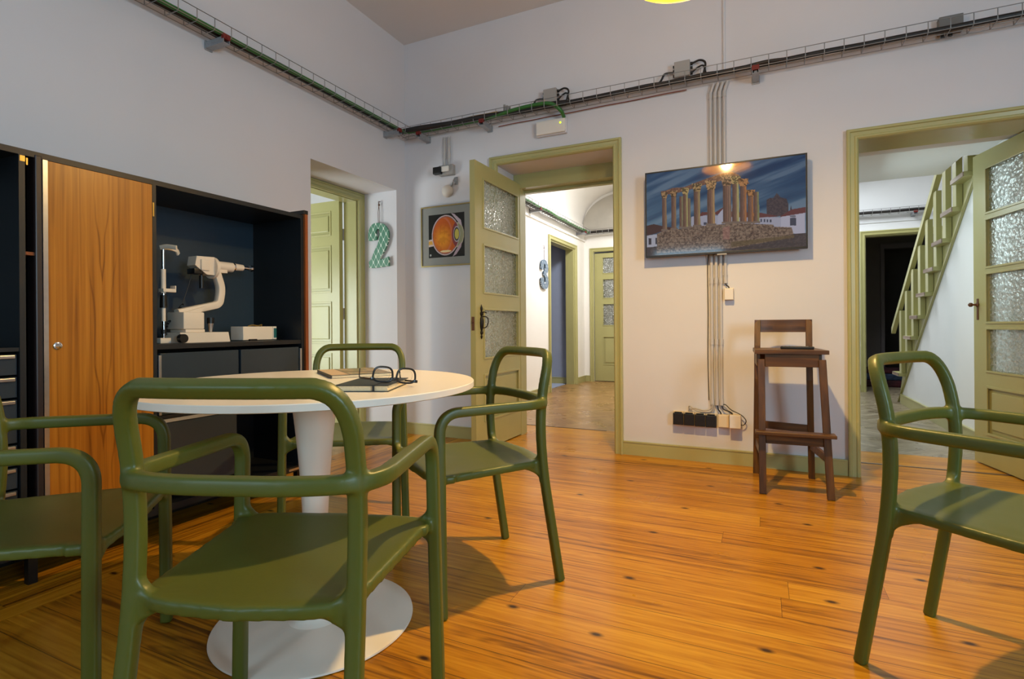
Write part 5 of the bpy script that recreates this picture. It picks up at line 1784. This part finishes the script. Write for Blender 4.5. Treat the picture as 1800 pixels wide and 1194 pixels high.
# ================================================================ SMALL WALL THINGS
em_ = empty('emergency_light', (-1.4475, YB, 2.442))
tag(em_, 'white emergency light box with a green indicator above the open door', 'emergency light')
MB().box(-0.122, 0.122, -0.03, 0, -0.058, 0.058, 0.006).build('housing', M['wall'], em_)
MB().box(-0.117, 0.117, -0.052, -0.03, -0.053, 0.053, 0.010).build('diffuser', M['pvc_white'], em_)
MB().lathe([(0, 0.0), (0.007, 0.0), (0.006, -0.004), (0, -0.006)], (0.082, -0.052, 0.016), 'Y', 14).build('indicator_light', M['led'], em_)

dv = empty('ceiling_sensor', (-2.395, YB, 2.245))
tag(dv, 'small grey box with an open black lid under the tray, above the eye picture', 'sensor')
MB().box(-0.055, 0.08, -0.045, 0, -0.050, 0.035, 0.004).build('housing', M['box_grey'], dv)
MB().box(-0.098, -0.02, -0.075, -0.030, -0.040, 0.020, 0.008).build('lens_cover', M['black'], dv)
MB().box(-0.02, 0.05, -0.065, -0.045, -0.025, 0.020, 0.006).build('clamp', M['pvc_white'], dv)
for x, nm in ((-0.018, 'left'), (0.026, 'right')):
    r_ = empty('conduit_pipe', (-2.395 + x, YB - 0.012, 0))
    tag(r_, '%s short grey conduit between the tray and the small grey sensor box' % nm, 'conduit', 'short conduits near the corner')
    MB().cyl((0, 0, 2.285), (0, 0, 2.52), 0.010, seg=12).build('pipe', M['conduit'], r_, 60)
    MB().cyl((0, 0, 2.34), (0, 0, 2.39), 0.0125, seg=12).build('collar', M['conduit'], r_, 60)
gl = empty('globe_light', (-2.383, YB, 2.066))
tag(gl, 'small white round glass lamp on a folding bracket above the eye picture', 'wall lamp')
MB().lathe([(0, -0.055), (0.02, -0.053), (0.042, -0.042), (0.052, -0.022), (0.052, -0.012), (0.045, 0.0), (0, 0.0)], (0, 0, 0), 'Y', 32).build('globe', M['pvc_white'], gl, 60)
m = MB()
m.merge(bar((0.040, -0.02, 0.035), (0.062, -0.03, 0.070), 0.014, 0.010, (0, 1, 0)).bm)
m.merge(bar((0.062, -0.03, 0.070), (0.080, -0.02, 0.058), 0.012, 0.010, (0, 1, 0)).bm)
m.merge(bar((0.062, -0.03, 0.072), (0.072, -0.015, 0.105), 0.012, 0.008, (0, 1, 0)).bm)
m.box(0.058, 0.092, -0.006, 0.0, 0.048, 0.112, 0.002)
m.build('bracket', M['galv_ch'], gl)

# ================================================================ STAIRCASE
sc_ = empty('staircase', (1.45, 6.5, 0))
tag(sc_, 'steep green painted staircase with slatted banister in the stair hall', 'staircase')


def SW(m_, name, mt, sm=None):
    o = m_.build(name, mt, sc_, sm)
    o.data.transform(Matrix.Translation((-1.45, -6.5, 0)))
    return o


sl_k = 2.15 / 2.71      # slope of the stringer


def zl(y):
    return (7.65 - y) * sl_k


SW(MB().prism([(7.66, 0.0), (7.35, 0.52), (4.3, 0.52 + (7.35 - 4.3) * sl_k), (4.3, zl(4.3) + 0.03), (7.60, 0.03)], 1.455, 1.485, 'X'), 'stringer', M['green'])
SW(MB().prism([(7.66, 0.0), (7.60, 0.045), (4.30, zl(4.30) + 0.045), (4.30, zl(4.30) - 0.01)], 1.440, 1.458, 'X'), 'stringer_moulding', M['green'])
for i in range(-3, 8):
    yy, z = 5.387 + 0.272 * i, 1.865 - 0.2135 * i
    if z < 0.1 or z > 2.6:
        continue
    SW(MB().box(1.385, 2.30, yy - 0.01, yy + 0.29, z - 0.038, z, 0.003), 'tread', M['green'])
    SW(MB().box(1.378, 1.385, yy - 0.01, yy + 0.29, z - 0.036, z - 0.002, 0.001), 'worn_tread_edge', M['treadwood'])
    zr_ = 0.943 + 0.765 * (7.61 - yy - 0.12)
    SW(MB().box(1.410, 1.452, yy - 0.005, yy + 0.085, z, zr_ - 0.02, 0.003), 'baluster', M['green'])
yA, yC = 7.72, 4.6
SW(MB().prism([(yA, 0.943 + 0.765 * (7.61 - yA) - 0.05), (yA, 0.943 + 0.765 * (7.61 - yA) + 0.02), (yC, 0.943 + 0.765 * (7.61 - yC) + 0.02), (yC, 0.943 + 0.765 * (7.61 - yC) - 0.05)], 1.398, 1.440, 'X'), 'handrail', M['green'])

# bundle in the dim room
rg = empty('folded_rug', (1.75, 9.6, 0))
tag(rg, 'dark red and blue folded textile on the floor of the dim room', 'rug')
MB().box(-0.7, 0.5, -0.25, 0.25, 0, 0.10, 0.03).build('lower_fold', M['rug'], rg)
MB().box(-0.66, 0.46, -0.24, 0.24, 0.10, 0.20, 0.03).build('middle_fold', M['rug_blue'], rg)
MB().box(-0.66, 0.46, -0.24, 0.24, 0.20, 0.26, 0.02).build('upper_fold', M['rug'], rg)
